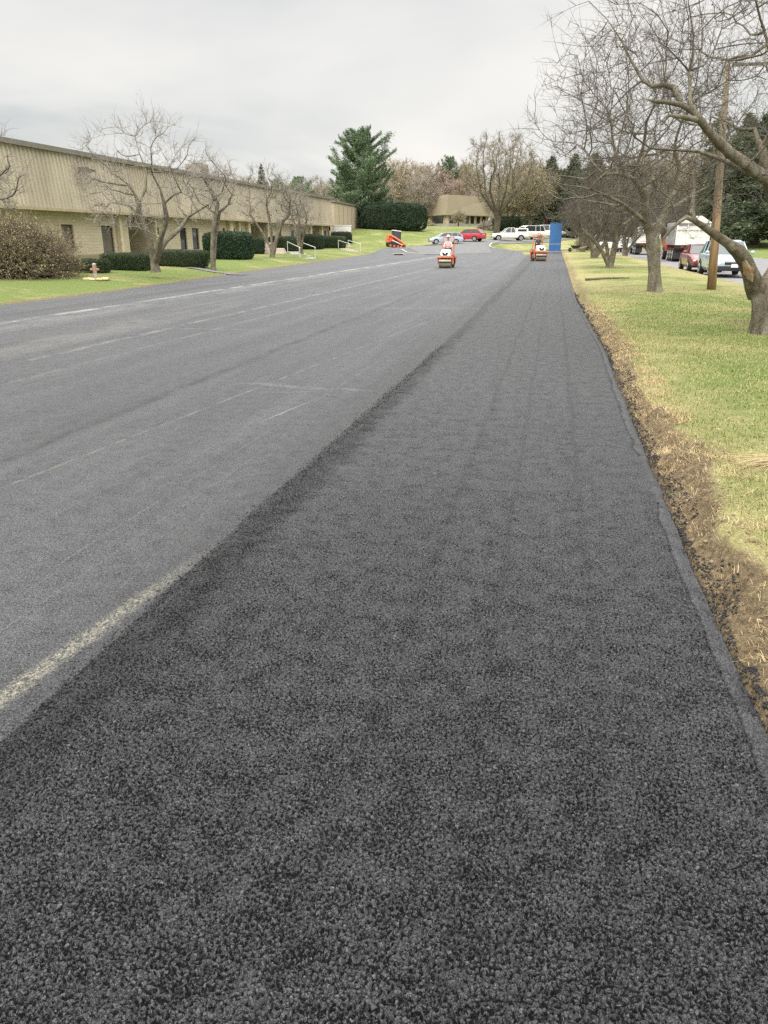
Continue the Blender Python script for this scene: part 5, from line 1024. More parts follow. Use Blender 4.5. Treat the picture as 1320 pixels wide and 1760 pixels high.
# ---------------------------------------------------------------- vehicles
M_TYRE = paint('tyre_rubber', (.022, .022, .023), .85); M_RIM = paint('alloy_rim', (.55, .55, .56), .3, .6); M_BLK = paint('black_plastic', (.02, .02, .021), .6); M_CHR = paint('headlight_glass', (.75, .75, .70), .15, .2); M_RED = paint('tail_lamp', (.35, .02, .02), .3); M_AUTO = glassmat('car_glass', (.03, .04, .042), .06)
def wheel(parent, c, r, w, rim=M_RIM):
    m = MB(); m.cyl(c, r, w, 'x', 22); o = m.build('wheel', M_TYRE, parent, .02); m = MB(); sx = math.copysign(1, c[0]); m.cyl((c[0]+sx*w*.5, c[1], c[2]), r*.62, .03, 'x', 18); m.build('rim', rim, o); m = MB(); m.cyl((c[0]+sx*(w*.5+.02), c[1], c[2]), r*.2, .03, 'x', 8); m.build('hub', M_BLK, o); return o
CARS = {  # stations along the length: (y/L, belt-line height, half width factor); cabin: (y/L, height) low-front .. ; wheels
 'sedan': dict(L=4.7, W=1.8, top=[(.5, .62, .80), (.47, .70, .90), (.36, .86, .97), (.18, .95, 1), (-.3, .97, 1), (-.36, .97, .98), (.0, 0, 0)][:6]+[(-.47, .93, .92), (-.5, .75, .86)], cab=[(.20, .95), (.06, 1.38), (-.05, 1.43), (-.18, 1.40), (-.36, .97)], wh=(.30, -.29), r=.32, z0=.22),
 'suv': dict(L=4.6, W=1.84, top=[(.5, .66, .80), (.475, .80, .92), (.36, .98, .97), (.24, 1.03, 1), (-.3, 1.06, 1), (-.47, 1.06, .96), (-.5, .85, .90)], cab=[(.25, 1.03), (.10, 1.57), (-.05, 1.65), (-.35, 1.62), (-.49, 1.06)], wh=(.31, -.28), r=.36, z0=.28),
 'wagon': dict(L=4.6, W=1.76, top=[(.5, .60, .80), (.475, .72, .92), (.36, .90, .97), (.24, .96, 1), (-.3, .99, 1), (-.47, .99, .96), (-.5, .80, .90)], cab=[(.26, .96), (.08, 1.42), (-.05, 1.48), (-.36, 1.46), (-.48, .99)], wh=(.31, -.28), r=.32, z0=.22),
 'pickup': dict(L=5.5, W=1.95, top=[(.5, .85, .88), (.48, 1.00, .95), (.30, 1.08, 1), (.16, 1.12, 1), (-.12, 1.12, 1), (-.47, 1.12, 1), (-.5, 1.05, .97)], cab=[(.19, 1.12), (.09, 1.72), (.02, 1.82), (-.11, 1.82), (-.14, 1.12)], wh=(.33, -.29), r=.39, z0=.35),
 'van': dict(L=5.3, W=1.98, top=[(.5, .80, .85), (.47, .98, .93), (.38, 1.08, .98), (.30, 1.15, 1), (-.3, 1.15, 1), (-.48, 1.15, 1), (-.5, .9, .97)], cab=[(.35, 1.13), (.22, 1.85), (.12, 2.02), (-.45, 2.02), (-.495, 1.15)], wh=(.32, -.28), r=.36, z0=.28)}
def car(name, label, cat, kind, colr, loc, rz, group=None, cap=False, plate=True, scale=1):
    C_ = CARS[kind]; L, Wd = C_['L'], C_['W']; hw = Wd/2; P_ = paint('car_paint_'+'_'.join('%02d' % int(c*99) for c in colr), colr, .32, .15, .04, 1, .5, .8); z0 = C_['z0']
    t = thing(name, label, cat, loc, rz, group); t.scale = (scale,)*3
    V = []; top = C_['top']; prof = []
    for yf, zb_, wf in top:
        w = hw*wf; e = z0+(.12 if abs(yf) > .46 else 0); prof.append([(w*.90, e), (w*.985, e+.14), (w, z0+(zb_-z0)*.62), (w*.965, zb_-.07), (w*.84, zb_)])
    for s in prof:
        V += [(x, 0, z) for x, z in s]+[(-x, 0, z) for x, z in s[::-1]]
    V = [(v[0], top[i//10][0]*L, v[2]) for i, v in enumerate(V)]; n = len(top); f = []
    for i in range(n-1):
        for k in range(10): f.append((i*10+k, i*10+(k+1) % 10, (i+1)*10+(k+1) % 10, (i+1)*10+k))
    f += [tuple(range(10)), tuple(range((n-1)*10, n*10))[::-1]]
    m = MB().add(V, f); m.build('body', P_, t, .03)
    cb_ = C_['cab']; zb0 = cb_[0][1]; bw_, tw = hw*.85, hw*.70
    V = []; 
    for yf, z in cb_:
        k = (z-zb0)/(max(q[1] for q in cb_)-zb0); w = bw_*(1-max(0, k))+tw*max(0, k); V += [(w, yf*L, z), (-w, yf*L, z)]
    nn = len(cb_); f = [tuple(range(0, 2*nn, 2)), tuple(range(1, 2*nn, 2))[::-1]]+[(2*i, 2*i+1, 2*i+3, 2*i+2) for i in range(nn-1)]
    m = MB().add(V, f); m.build('windows', M_AUTO, t)
    # roof skin and pillars, slightly proud of the glass
    m = MB(); V = []
    for i in range(1, nn-1): w = tw+.015; V += [(w, cb_[i][0]*L, cb_[i][1]-.05), (w-.05, cb_[i][0]*L, cb_[i][1]+.02), (-w+.05, cb_[i][0]*L, cb_[i][1]+.02), (-w, cb_[i][0]*L, cb_[i][1]-.05)]
    m.add(V, [(4*i+k, 4*i+k+1, 4*i+k+5, 4*i+k+4) for i in range(nn-3) for k in range(3)]+[(0, 1, 2, 3), tuple(range(len(V)-4, len(V)))[::-1]]); m.build('roof', P_, t)
    m = MB()
    for s in (-1, 1):
        def pil(y0, z0_, y1_, z1_, r=.035): m.tube([(s*(bw_+.005), y0*L, z0_), (s*(tw+.005), y1_*L, z1_)], r, 5)
        pil(cb_[0][0], cb_[0][1], cb_[1][0], cb_[1][1]); pil(cb_[-1][0], cb_[-1][1], cb_[-2][0], cb_[-2][1], .05); mid = (cb_[1][0]*.45+cb_[-2][0]*.55)
        pil(mid+.01, zb0+.02, mid, cb_[2][1]-.03)
        if kind in ('suv', 'wagon', 'van'): pil(mid-.17, zb0+.02, mid-.17, cb_[3][1]-.04, .03)
    m.build('pillars', P_, t)
    for yf in C_['wh']:
        for s in (-1, 1):
            m = MB(); N = 14; r = C_['r']*1.22; V = [(s*(hw*.99+.012), yf*L+r*math.cos(math.pi*k/N), C_['r']*.98+r*math.sin(math.pi*k/N)) for k in range(N+1)]; V += [(s*hw*.7, v[1], v[2]) for v in V]
            m.add(V, [(k, k+1, N+2+k, N+1+k) for k in range(N)]+[tuple(range(N+1))]); m.build('wheel_arch', M_BLK, t); wheel(t, (s*(hw-.09), yf*L, C_['r']), C_['r'], .23)
    zh = top[1][1]-.12
    for s in (-1, 1):
        m = MB(); m.ball((s*hw*.66, L*.478, zh), (.19, .07, .085), 10, 6); m.build('headlight', M_CHR, t, 0, True); m = MB(); m.box((s*hw*.80, -L*.497, top[-2][1]-.14), (.16, .05, .26)); m.build('tail_lamp', M_RED, t)
        m = MB(); m.ball((s*(hw+.10), cb_[0][0]*L-.25, zb0+.08), (.11, .06, .08), 8, 5); m.build('mirror', P_, t, 0, True)
        m = MB(); m.box((s*(hw*.998), 0.02*L, top[3][1]-.16), (.03, .16, .03)); m.build('door_handle', M_BLK, t)
    m = MB(); m.box((0, L*.497, zh-.03), (hw*.95, .05, .16)); m.build('grille', M_BLK, t); m = MB(); m.box((0, L*.494, z0+.17), (hw*1.55, .08, .15)); m.build('bumper', M_BLK, t, .01); m = MB(); m.box((0, -L*.497, z0+.15), (hw*1.5, .06, .15)); m.build('bumper', M_BLK, t, .01)
    if plate: m = MB(); m.box((0, L*.503+.03, z0+.26), (.31, .015, .16)); m.build('number_plate', M_WHITE, t)
    if kind == 'suv': m = MB(); m.box((0, L*.5+.02, zh+.02), (hw*.9, .03, .03)); m.build('chrome_bar', M_RIM, t)
    if kind == 'pickup' and cap:
        m = MB(); m.prism([(-.145*L, 1.11), (-.15*L, 1.75), (-.48*L, 1.72), (-.495*L, 1.11)], -hw*.86, hw*.86); c_ = m.build('bed_cap', P_, t, .03); m = MB()
        for s in (-1, 1): m.box((s*hw*.865, -.32*L, 1.46), (.02, 1.3, .30))
        m.build('cap_window', M_AUTO, c_)
    return t
LEFT = PH+math.pi/2
def carpos(px, d, dz=0): q = ON(px, d); q.z += dz+.05; return q
SUV = (.36, .46, .52)
car('parked_car', 'silver-blue compact utility car facing the viewer, parked behind the utility pole', 'car', 'suv', SUV, (8.25, 41.4, .02), math.pi)
car('parked_car', 'dark red sedan parked nose to viewer between the silver-blue car and the dump truck', 'car', 'sedan', (.22, .035, .04), (8.2, 47.6, .02), math.pi)
car('parked_car', 'silver-blue wagon facing left, in front of the lawn bank below the far office', 'car', 'wagon', (.42, .50, .58), carpos(766, 107), LEFT+.1)
car('parked_car', 'bright red utility car parked just right of the silver-blue wagon', 'car', 'suv', (.52, .03, .045), carpos(806, 113), LEFT-.55)
car('pickup_truck', 'white pickup truck with a white bed cap facing left beside the grass island', 'truck', 'pickup', (.78, .77, .74), carpos(875, 119), LEFT+.06, cap=True)
car('van', 'white van just behind the capped pickup, partly hidden by it', 'van', 'van', (.78, .78, .75), carpos(908, 127), LEFT+.5)
car('van', 'white van behind the farther orange roller', 'van', 'van', (.76, .76, .74), carpos(935, 134), LEFT-.2)
car('parked_car', 'white sedan half hidden by the right side of the blue pylon sign', 'car', 'sedan', (.78, .78, .76), carpos(964, 141), LEFT+math.pi+.1)
car('pickup_truck', 'white pickup facing the viewer on the street, left of the second dump truck', 'truck', 'pickup', (.74, .74, .72), (9.5, 112, .03), math.pi-.2)
car('van', 'white van on the street seen between the stems of the third apple tree', 'van', 'van', (.76, .76, .72), (8.2, 121, .03), math.pi+.8, scale=1.1)
car('parked_car', 'white sedan parked past the green verge at the right frame edge', 'car', 'sedan', (.74, .74, .74), carpos(1301, 128, .1), LEFT+.1)
car('pickup_truck', 'red pickup parked beside the big spruce foot across the street', 'truck', 'pickup', (.34, .03, .05), carpos(1283, 139, .5), LEFT-.2)
car('parked_car', 'dark sedan cut off by the right frame edge behind the white one', 'car', 'sedan', (.08, .03, .04), carpos(1333, 126, .0), LEFT)
M_DUMP = paint('dump_white', (.66, .65, .60), .5, .1, .12, 2); M_ALU = paint('dump_side', (.42, .42, .42), .4, .5); M_CABR = paint('cab_red', (.42, .03, .03), .35, 0, .05, 1, .5, .5)
def dump_truck(label, loc, rz, cabcol):
    t = thing('dump_truck', label, 'truck', loc, rz, 'dump trucks parked along the street'); hw = 1.25
    m = MB(); m.box((-.42, 1.0, .95), (.16, 7.6, .22)); m.box((.42, 1.0, .95), (.16, 7.6, .22)); m.box((0, -2.55, .98), (2.3, .15, .2)); m.build('chassis', M_BLK, t)
    m = MB(); m.prism([(-2.6, 1.25), (-2.75, 2.95), (2.6, 2.95), (2.6, 1.25)], -hw+.02, hw-.02); bd = m.build('dump_body', M_ALU, t, .02)
    m = MB(); m.box((0, -2.72, 2.1), (2.5, .10, 1.72), 0, -.088); m.add([(-1.2, -2.82, 2.95), (1.2, -2.82, 2.95), (.5, -2.83, 3.38), (-.5, -2.83, 3.38), (-1.2, -2.7, 2.95), (1.2, -2.7, 2.95), (.5, -2.7, 3.38), (-.5, -2.7, 3.38)], [(0, 1, 2, 3), (7, 6, 5, 4), (3, 2, 6, 7), (0, 3, 7, 4), (1, 5, 6, 2)]); tg = m.build('tailgate', M_DUMP, t, .015)
    m = MB()
    for z in (1.32, 1.85, 2.4, 2.9): m.box((0, -2.80-(z-2.1)*.088, z), (2.44, .06, .07))
    for x in (-1.2, -.42, .42, 1.2): m.box((x, -2.81, 2.1), (.08, .07, 1.66), 0, -.088)
    m.box((0, -2.87, 2.0), (.34, .08, .36)); m.build('tailgate_rib', M_DUMP, tg)
    for k in range(7):
        for s in (-1, 1): m = MB(); m.box((s*(hw+.03), -2.2+k*.75, 2.1), (.08, .09, 1.66)); m.build('side_post', M_ALU, bd)
    m = MB(); m.box((0, -2.66, 1.12), (2.5, .18, .24)); m.build('bumper', M_BLK, t)
    for s in (-1, 1):
        m = MB(); m.box((s*.88, -2.4, .62), (.72, .03, .8)); m.build('mudflap', M_BLK, t)
        for y in (-1.75, -.5, .7): wheel(t, (s*.96, y, .52), .52, .56)
        wheel(t, (s*1.02, 4.6, .52), .52, .32)
        m = MB(); m.box((s*.7, -2.77, 1.12), (.22, .03, .12)); m.build('tail_lamp', M_RED, t)
    m = MB(); m.prism([(2.9, .7), (2.9, 2.7), (3.1, 2.8), (4.0, 2.75), (4.3, 1.95), (5.5, 1.75), (5.75, 1.5), (5.75, .7)], -1.1, 1.1); cb = m.build('cab', cabcol, t, .06)
    for s in (-1, 1):
        m = MB(); m.box((s*1.105, 3.6, 2.25), (.02, .85, .6)); m.build('side_window', M_AUTO, cb); m = MB(); m.box((s*1.3, 4.1, 2.2), (.08, .12, .6)); m.build('mirror', M_BLK, cb)
    m = MB(); m.tube([(.9, 2.75, 1), (.9, 2.75, 3.3)], .08); m.build('exhaust_stack', M_RIM, t); m = MB(); m.box((0, -2.76, .8), (.3, .02, .18)); m.build('number_plate', M_WHITE, t)
    return t
dump_truck('white-bodied dump truck with a red cab, rear to the viewer, behind the dark red sedan', (10.5, 68.6, .02), .0, M_CABR)
dump_truck('grey-sided dump truck farther up the street, left of the second apple trunk', (10.2, 96.0, .02), .0, paint('cab_white', (.6, .6, .58), .4))
# ---------------------------------------------------------------- people (one continuous skinned figure, clothes as children)
def skin(name, joints, edges, mat, parent, sub=2):
    me = bpy.data.meshes.new(name); me.from_pydata([j[0] for j in joints], edges, []); o = obj(name, me, mat, parent); md = o.modifiers.new('skin', 'SKIN'); md.use_smooth_shade = True
    for i, j in enumerate(joints): me.skin_vertices[0].data[i].radius = (j[1], j[2] if len(j) > 2 else j[1])
    me.skin_vertices[0].data[0].use_root = True; s = o.modifiers.new('s', 'SUBSURF'); s.levels = sub; s.render_levels = sub; return o
def operator(label, loc, rz, shirt, pants, hat, parent=None, legout=0.):
    t = thing('person', label, 'person', loc, rz)
    J = [((0, 0, 0), .15, .12), ((0, .02, .22), .14, .11), ((0, .03, .42), .17, .12), ((0, .02, .53), .09, .08), ((0, .03, .60), .055), ((0, .05, .68), .07, .085), ((0, .06, .78), .085, .10), ((0, .05, .85), .06, .07)]; E_ = [(0, 1), (1, 2), (2, 3), (3, 4), (4, 5), (5, 6), (6, 7)]
    def add(pts, par):
        for p in pts: J.append(p); E_.append((par, len(J)-1)); par = len(J)-1
        return par
    for s in (-1, 1):
        add([((s*.17, .02, .50), .065), ((s*.24, .12, .27), .05), ((s*.20, .36, .20), .036), ((s*.19, .43, .21), .032, .02)], 2)
        h = len(J)-1
        for q in range(4): add([((s*(.16+.022*q), .475, .215), .010), ((s*(.165+.02*q), .50-.004*abs(q-1.5), .185), .009)], h)
        add([((s*.145, .44, .20), .011), ((s*.14, .465, .18), .010)], h)
        lo = legout if s > 0 else 0
        add([((s*(.10+lo*.3), .06, -.02), .095), ((s*(.17+lo), .43, .02-lo*.1), .072), ((s*(.18+lo), .47, -.38-lo*.2), .048), ((s*(.18+lo), .60, -.43-lo*.2), .038)], 0)
    skin('body', J, E_, paint('skin_tone', (.42, .25, .17), .6), t)
    Jc = [((0, 0, 0.03), .17, .14), ((0, .02, .22), .165, .135), ((0, .03, .42), .195, .145), ((0, .02, .52), .11, .10)]; Ec = [(0, 1), (1, 2), (2, 3)]
    for s in (-1, 1):
        b = len(Jc); Jc += [((s*.175, .02, .49), .085), ((s*.245, .12, .27), .065), ((s*.215, .27, .22), .055)]; Ec += [(2, b), (b, b+1), (b+1, b+2)]
    skin('shirt', Jc, Ec, shirt, t)
    Jp = [((0, 0, -.01), .17, .145)]; Ep = []
    for s in (-1, 1):
        lo = legout if s > 0 else 0; b = len(Jp); Jp += [((s*(.10+lo*.3), .08, -.02), .115), ((s*(.17+lo), .43, .025-lo*.1), .09), ((s*(.18+lo), .475, -.33-lo*.2), .07)]; Ep += [(0, b), (b, b+1), (b+1, b+2)]
    skin('trousers', Jp, Ep, pants, t)
    for s in (-1, 1):
        lo = legout if s > 0 else 0; m = MB(); m.ball((s*(.18+lo), .57, -.45-lo*.2), (.05, .14, .055), 10, 6); m.build('boot', M_BLK, t, 0, True)
    m = MB(); m.ball((0, .055, .86), (.115, .13, .095), 14, 8); m.cyl((0, .10, .845), .13, .02, 'z', 14); m.build('hard_hat', hat, t, 0, True)
    m = MB()
    for s in (-1, 1): m.ball((s*.033, .148, .785), (.014, .010, .010), 6, 4)
    m.build('eyes', M_BLK, t); m = MB(); m.ball((0, .165, .755), (.014, .022, .022), 6, 5); m.build('nose', paint('skin_tone', (.42, .25, .17), .6), t, 0, True); m = MB(); m.box((0, .147, .715), (.045, .012, .012)); m.build('mouth', paint('lips', (.30, .12, .10), .6), t)
    return t
# ---------------------------------------------------------------- rollers
M_ORG = paint('machine_orange', (.62, .14, .045), .5, 0, .08, 2, .5, .3); M_HOOD = paint('machine_white', (.70, .70, .69), .45, 0, .06); M_DRUM = paint('drum_steel', (.30, .27, .20), .5, .4, .2, 4); M_SEAT = paint('seat_vinyl', (.03, .03, .03), .6)
def roller(label, loc, rz, s=1):
    t = thing('road_roller', label, 'road roller', loc, rz, 'orange tandem rollers on the fresh asphalt'); t.scale = (s,)*3
    for y in (.85, -.85):
        m = MB(); m.cyl((0, y, .36), .36, .95, 'x', 36); d = m.build('drum', M_DRUM, t, .015)
        for sx in (-1, 1): m = MB(); m.cyl((sx*.48, y, .36), .25, .03, 'x', 20); m.build('drum_hub', M_BLK, d)
        m = MB()
        for sx in (-1, 1): m.box((sx*.56, y, .52), (.07, .34, .46)); m.box((sx*.56, y-.1*(1 if y > 0 else -1), .76), (.07, .7, .12))
        m.box((0, y*.93, .79), (1.19, .74, .1)); m.build('drum_yoke', M_ORG, t, .015)
        m = MB(); m.box((0, y+(.38 if y > 0 else -.38), .44), (.93, .02, .12)); m.build('scraper', M_BLK, d)
    m = MB(); m.box((0, 0, .68), (.8, 1.0, .32)); m.box((0, -.15, .93), (1.0, .9, .12)); m.build('frame', M_ORG, t, .02)
    m = MB(); m.prism([(.25, .84), (.22, 1.28), (.55, 1.34), (1.02, 1.2), (1.16, .98), (1.16, .84)], -.36, .36); h = m.build('hood', M_HOOD, t, .05)
    m = MB(); m.add([(-.27, 1.175, 1.15), (-.10, 1.175, 1.15), (0, 1.18, 1.03), (.10, 1.175, 1.15), (.27, 1.175, 1.15), (.15, 1.185, .93), (-.15, 1.185, .93), (-.27, 1.10, 1.15), (.27, 1.10, 1.15)], [(0, 1, 2, 6), (2, 5, 6), (2, 3, 4, 5)]); m.build('grille', M_BLK, h)
    for sx in (-1, 1):
        m = MB(); m.cyl((sx*.27, 1.17, .9), .05, .04, 'y', 12); m.build('headlight', M_CHR, h)
        m = MB(); m.tube([(sx*.44, -.62, .95), (sx*.44, -.62, 2.15), (sx*.40, -.62, 2.22)], .035, 8); m.build('roll_bar', M_ORG, t); m = MB(); m.tube([(sx*.46, .3, .98), (sx*.46, .3, 1.3), (sx*.46, -.5, 1.3)], .02, 6); m.build('handrail', M_ORG, t)
        m = MB(); m.box((sx*.5, -.05, .86), (.18, .5, .03)); m.build('foot_step', M_BLK, t)
    m = MB(); m.box((0, -.62, 2.22), (.9, .09, .09)); m.build('roll_bar_top', M_ORG, t, .01)
    m = MB(); m.cyl((0, -.62, 2.34), .07, .14, 'z', 12); m.build('beacon', paint('amber', (.75, .25, .03), .3), t)
    m = MB(); m.box((0, -.42, 1.06), (.48, .45, .12)); m.box((0, -.66, 1.32), (.46, .10, .46), 0, -.1); m.build('seat', M_SEAT, t, .03)
    m = MB(); m.tube([(0, .24, 1.2), (0, .08, 1.42)], .03); N = 18; ring = [(.18*math.cos(2*math.pi*k/N), .07+.09*math.sin(2*math.pi*k/N), 1.43+.16*math.sin(2*math.pi*k/N)) for k in range(N+1)]; m.tube(ring, .014, 6); m.build('steering_wheel', M_BLK, t); return t
q1 = Vector((-6.7, 49.9, .0)); r1 = PH+math.pi-.22
roller('nearer orange and white tandem roller, its driver in a pale pink shirt', q1, r1, .82)
def rel(q, r, v): return q+Matrix.Rotation(r, 3, 'Z')@Vector(v)
operator('person in a pale pink shirt and white cap driving the nearer roller', rel(q1, r1, (0, -.35, 1.03)), r1, paint('pink_shirt', (.68, .42, .38), .8), paint('dark_trousers', (.03, .035, .05), .8), paint('white_cap', (.7, .7, .68), .6), legout=-.0)
q2 = D(925, 445, 65); q2.z = .02; r2 = PH+math.pi+.03
roller('farther orange and white tandem roller, before the blue pylon sign', q2, r2, .90)
operator('person in dark clothes with an orange hat driving the farther roller', rel(q2, r2, (0, -.38, 1.14)), r2, paint('dark_shirt', (.06, .045, .05), .8), paint('dark_trousers', (.03, .035, .05), .8), paint('orange_hat', (.75, .22, .05), .5))
# ---------------------------------------------------------------- compact track loader (front = +Y, turned to face right)
q = ON(678, 107); ld = thing('track_loader', 'orange compact track loader nosing downhill on the lawn left of the wagon', 'loader', q+Vector((0, 0, .05)), PH-math.pi/2); ld.rotation_euler = (R(-7), 0, PH-math.pi/2+.15); ld.scale = (1.05,)*3
M_LOR = paint('loader_orange', (.70, .13, .045), .45, 0, .06, 2, .5, .4)
for s in (-1, 1):
    m = MB(); m.prism([(-1.05, .2), (-.85, 0), (.7, 0), (.95, .22), (.8, .5), (-.6, .72), (-1.0, .55)], s*.55, s*.95); tr = m.build('track', M_BLK, ld, .04)
    for y in (-.7, -.2, .3, .68): m = MB(); m.cyl((s*.96, y, .2), .13, .05, 'x', 14); m.build('track_roller', M_LOR, tr)
    m = MB(); m.tube([(s*.72, -.95, 1.45), (s*.74, -.2, 1.22), (s*.74, .75, .78), (s*.70, 1.25, .38)], [.12, .13, .12, .10], 6); m.tube([(s*.72, -.95, 1.45), (s*.72, -1.1, .95)], .1, 6); ar = m.build('lift_arm', M_LOR, ld)
    m = MB(); m.tube([(s*.97, -.55, .86), (s*.97, .85, .42)], .05, 6); m.build('arm_stripe', M_WHITE, ar)
m = MB(); m.box((0, -.75, .98), (1.3, .8, .95), 0, 0, (.95, .85)); m.box((0, 0, .55), (1.1, 1.6, .5)); m.build('engine_housing', M_LOR, ld, .05)
m = MB(); m.prism([(-.5, 1.0), (-.45, 2.0), (.5, 2.02), (.62, .75), (.2, .6)], -.50, .50); cb = m.build('cab_glass', M_AUTO, ld)
m = MB(); m.box((0, .02, 2.05), (1.15, 1.12, .10)); m.build('cab_roof', M_WHITE, ld, .03)
for s in (-1, 1):
    for y, y2 in ((-.48, -.46), (.6, .5)): m = MB(); m.tube([(s*.51, y, .8), (s*.51, y2, 2.02)], .04, 6); m.build('cab_post', M_BLK, ld)
m = MB(); m.prism([(1.15, .55), (1.2, .05), (1.85, .02), (1.35, .18), (1.28, .58)], -.95, .95); m.build('bucket', paint('bucket_steel', (.25, .10, .05), .6), ld, .01)
# ---------------------------------------------------------------- blue pylon sign, pole, small furniture
q = D(953, 431, 103); q.z = max(z1(q.x, q.y), 0); PY = thing('pylon_sign', 'tall plain blue slab sign standing at the head of the fresh lane', 'sign', q, PH-.04)
M_BLUE = paint('sign_blue', (.045, .15, .37), .45, 0, .06, 1)
wS = 1.48; hS = (431-387)/F*103
m = MB(); m.box((0, 0, hS*.64), (wS, .42, hS*.70)); m.build('sign_panel', M_BLUE, PY, .02); m = MB(); m.box((0, 0, hS*.14), (wS*1.02, .46, hS*.28)); m.build('sign_base', M_BLUE, PY, .02); m = MB(); m.box((0, 0, .04), (wS*1.25, .8, .16)); m.build('footing', M_CONC, PY)
m = MB(); m.box((0, 0, hS+.02), (wS*1.02, .46, .06)); m.build('sign_cap', M_BLUE, PY)
base = Vector((5.1, 26.9, z1(5.1, 26.9)-.2)); topp = D(1251, 106, 25.1)
t = NT('pole_wood'); s = t.noise(9, 6, t.co((1, 1, .08)), .75); g_ = t.noise(1.1, 3, t.co((.5, .5, 1))); sp_ = t.n('ShaderNodeSeparateXYZ'); t.t.links.new(t.co(), sp_.inputs[0]); f = t.rng(t.mt('ADD', sp_.outputs[2], t.mt('MULTIPLY', g_, 2)), 2.6, 5.0)
M_POLE = t.out(t.mix(f, t.mix(t.rng(s, .35, .65), (.19, .115, .06), (.41, .28, .17)), t.mix(t.rng(s, .35, .65), (.15, .12, .085), (.30, .25, .185))), .9, 0, .15); t.bump(s, .6, .02)
UP = thing('utility_pole', 'brown wooden utility pole with a crossarm, between the two nearest apple trees', 'pole', base)
m = MB(); m.tube([(0, 0, 0), (topp-base)*.33, (topp-base)*.66, topp-base], [.145, .125, .105, .085], 16); m.build('shaft', M_POLE, UP, 0, True)
tp = topp-base-Vector((0, 0, .12)); m = MB(); m.box(tuple(tp+Vector((.95, -.16, 0))), (1.7, .06, .08), .0); m.build('crossarm', BARK, UP)
for x in (.2, 1.1, 1.7): m = MB(); m.cyl(tuple(tp+Vector((x, -.16, .12))), .035, .14, 'z', 8, .02); m.build('insulator', paint('insulator_clay', (.15, .09, .07), .3), UP)
m = MB(); m.tube([tuple(tp+Vector((1.7, -.16, .2))), tuple(tp+Vector((6, 5, .0))), tuple(tp+Vector((12, 12, .3)))], .012, 4); m.build('wire', M_BLK, UP)
q = HIT(165, 481); HY = thing('lawn_post', 'short hydrant-like post, pale below and red-brown above, in a ring of yellow stone', 'post', q)
m = MB(); m.cyl((0, 0, .13), .07, .3, 'z', 14); m.build('post_base', M_CONC, HY, .01); m = MB(); m.cyl((0, 0, .42), .08, .3, 'z', 14); m.box((-.13, 0, .40), (.10, .08, .08)); m.box((.13, 0, .40), (.10, .08, .08)); m.build('post_body', paint('faded_red', (.36, .22, .17), .8, 0, .3, 8), HY, .01); m = MB(); m.ball((0, 0, .58), (.075, .075, .06), 12, 6); m.build('post_cap', M_CONC, HY, 0, True)
M_YST = paint('yellow_stone', (.48, .39, .20), .8, 0, .25, 6)
for k in range(9):
    a = 6.283*k/9; m = MB(); m.ball((.40*math.cos(a), .40*math.sin(a), .03), (.16, .11, .06), 8, 5); o = m.build('ring_stone', M_YST, HY, 0, True)
q = HIT(601, 431); HY2 = copy_tree(HY); HY2.location = q; HY2['label'] = 'short pale post on the lawn in front of the farther handrails'
HY['group'] = HY2['group'] = 'short posts on the left lawn'
# stair handrails and steps
M_RAIL = paint('rail_white', (.60, .60, .58), .4)
def rails(lab, lab2, pxs, d0, d1):
    (a, b) = pxs; q = HIT(*b); q0 = HIT(*a); st = thing('garden_steps', lab2, 'steps', (q.x, q.y, max(q.z, 0))); dv_ = Vector((q0.x-q.x, q0.y-q.y, 0)); L = dv_.length; dv_.normalize(); nm = Vector((-dv_.y, dv_.x, 0)); rise = max(.35, q0.z-q.z); n = 4
    for k in range(n):
        m = MB(); c = dv_*(k+.5)*L/n; m.box((c.x, c.y, rise*(k+1)/n/2-.1), (L/n+.02, 1.35, rise*(k+1)/n+.2), math.atan2(dv_.y, dv_.x)); m.build('step', M_CONC, st)
    for s, w in ((-1, 'nearer rail'), (1, 'farther rail')):
        hr = thing('handrail', '%s, %s' % (lab, w), 'handrail', (q.x, q.y, max(q.z, 0)), 0, 'white stair handrails on the left lawn'); o = nm*s*.62
        p1, p2 = o+dv_*.1, o+dv_*(L-.1)+Vector((0, 0, rise))
        m = MB(); m.tube([p1-dv_*.12+Vector((0, 0, .84)), p1+Vector((0, 0, .93)), p2+Vector((0, 0, .95)), p2+dv_*.25+Vector((0, 0, .93))], .032, 8); m.build('top_rail', M_RAIL, hr)
        for p_ in (p1, p2): m = MB(); m.tube([p_-Vector((0, 0, .1)), p_+Vector((0, 0, .93))], .030, 8); m.build('rail_post', M_RAIL, hr)
rails('white tube handrail of the nearer garden steps', 'nearer concrete garden steps down the lawn between two handrails', ((505, 434), (529, 446)), 0, 0)
rails('white tube handrail of the farther garden steps', 'farther concrete garden steps beside the domed hedge', ((590, 428), (611, 434)), 0, 0)
q = HIT(470, 437); PL = thing('planter', 'pale stone planter mound at the foot of the vase-shaped apple tree', 'planter', q+Vector((-.5, 1.5, 0)), PH)
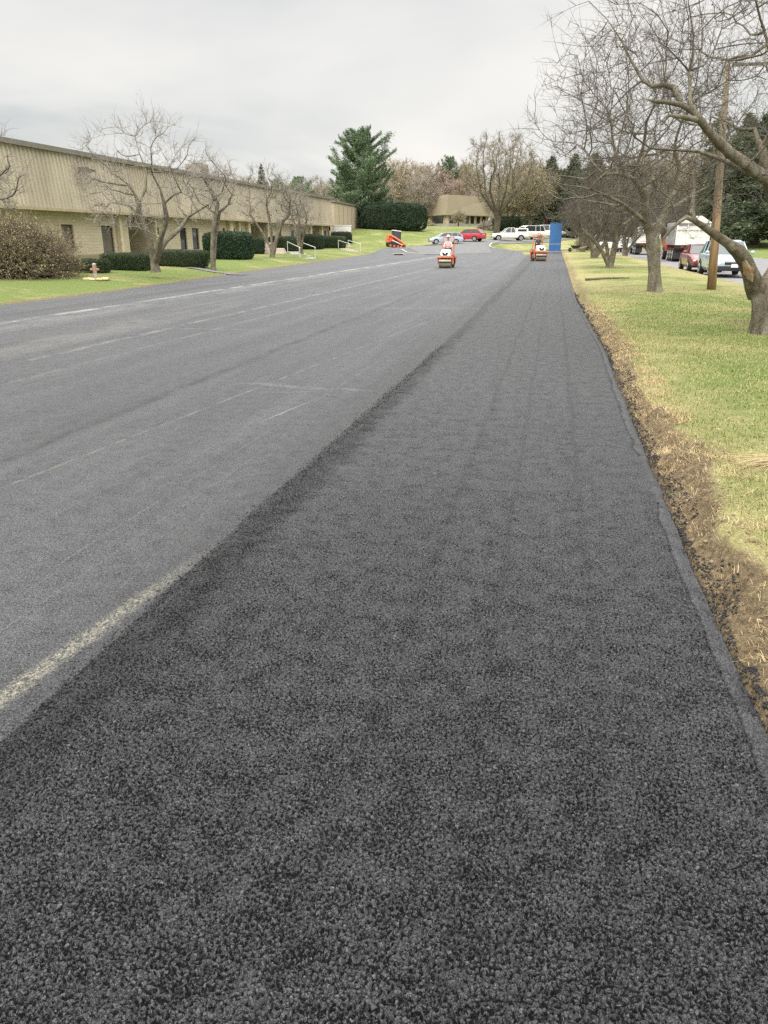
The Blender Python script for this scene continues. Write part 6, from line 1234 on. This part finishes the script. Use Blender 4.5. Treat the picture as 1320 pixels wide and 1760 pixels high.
m = MB(); m.box((0, 0, .25), (2.3, 1.6, .5), 0, 0, (.8, .8)); m.build('planter_base', paint('pink_stone', (.42, .36, .30), .8, 0, .15, 3), PL, .03); m = MB(); m.box((-.3, 0, .75), (1.0, .9, .5), 0, 0, (.55, .55)); m.build('planter_top', paint('pink_stone', (.42, .36, .30), .8), PL, .03)
q = D(685, 437, 88); DN = thing('storm_drain', 'dark storm drain inlet at the lot edge below the loader', 'drain', (q.x, q.y, .02), PH); m = MB(); m.box((0, 0, .1), (1.3, .5, .16)); m.build('drain_hood', M_CONC, DN, .02); m = MB(); m.box((0, -.26, .07), (1.0, .06, .14)); m.build('drain_mouth', M_BLK, DN)
q = ON(992, 97); WBW = thing('wheelbarrow', 'black wheelbarrow lying by the bare bush at the far end of the right lawn', 'wheelbarrow', q+Vector((0, 0, .05)), PH+.2); WBW.scale = (1.2,)*3
m = MB(); v = [(-.55, -.28, .62), (.35, -.28, .62), (.35, .28, .62), (-.55, .28, .62), (-.35, -.16, .3), (.15, -.16, .3), (.15, .16, .3), (-.35, .16, .3)]; m.add(v, [(7, 6, 5, 4), (0, 1, 5, 4), (1, 2, 6, 5), (2, 3, 7, 6), (3, 0, 4, 7)]); m.build('tub', M_BLK, WBW)
m = MB(); m.cyl((-.68, 0, .2), .2, .09, 'y', 18); m.build('wheel', M_TYRE, WBW)
for s in (-1, 1): m = MB(); m.tube([(-.68, s*.06, .2), (.3, s*.2, .32), (1.05, s*.3, .52)], .025, 6); m.build('handle', paint('ash_wood', (.35, .25, .14), .7), WBW); m = MB(); m.tube([(.1, s*.18, .3), (.2, s*.22, 0)], .02, 6); m.build('leg', M_BLK, WBW)
# long bar lying across the verge
a_ = Vector((1.30, 32.3, z1(1.3, 32.3)+.06)); b_ = Vector((3.1, 33.7, z1(3.1, 33.7)+.05)); m = MB(); m.tube([a_, (a_+b_)/2+Vector((0, 0, .02)), b_], [.05, .04, .025], 8); tag(m.build('fallen_branch', BARK), 'dark straight branch lying on the right lawn near the lane edge', 'branch')
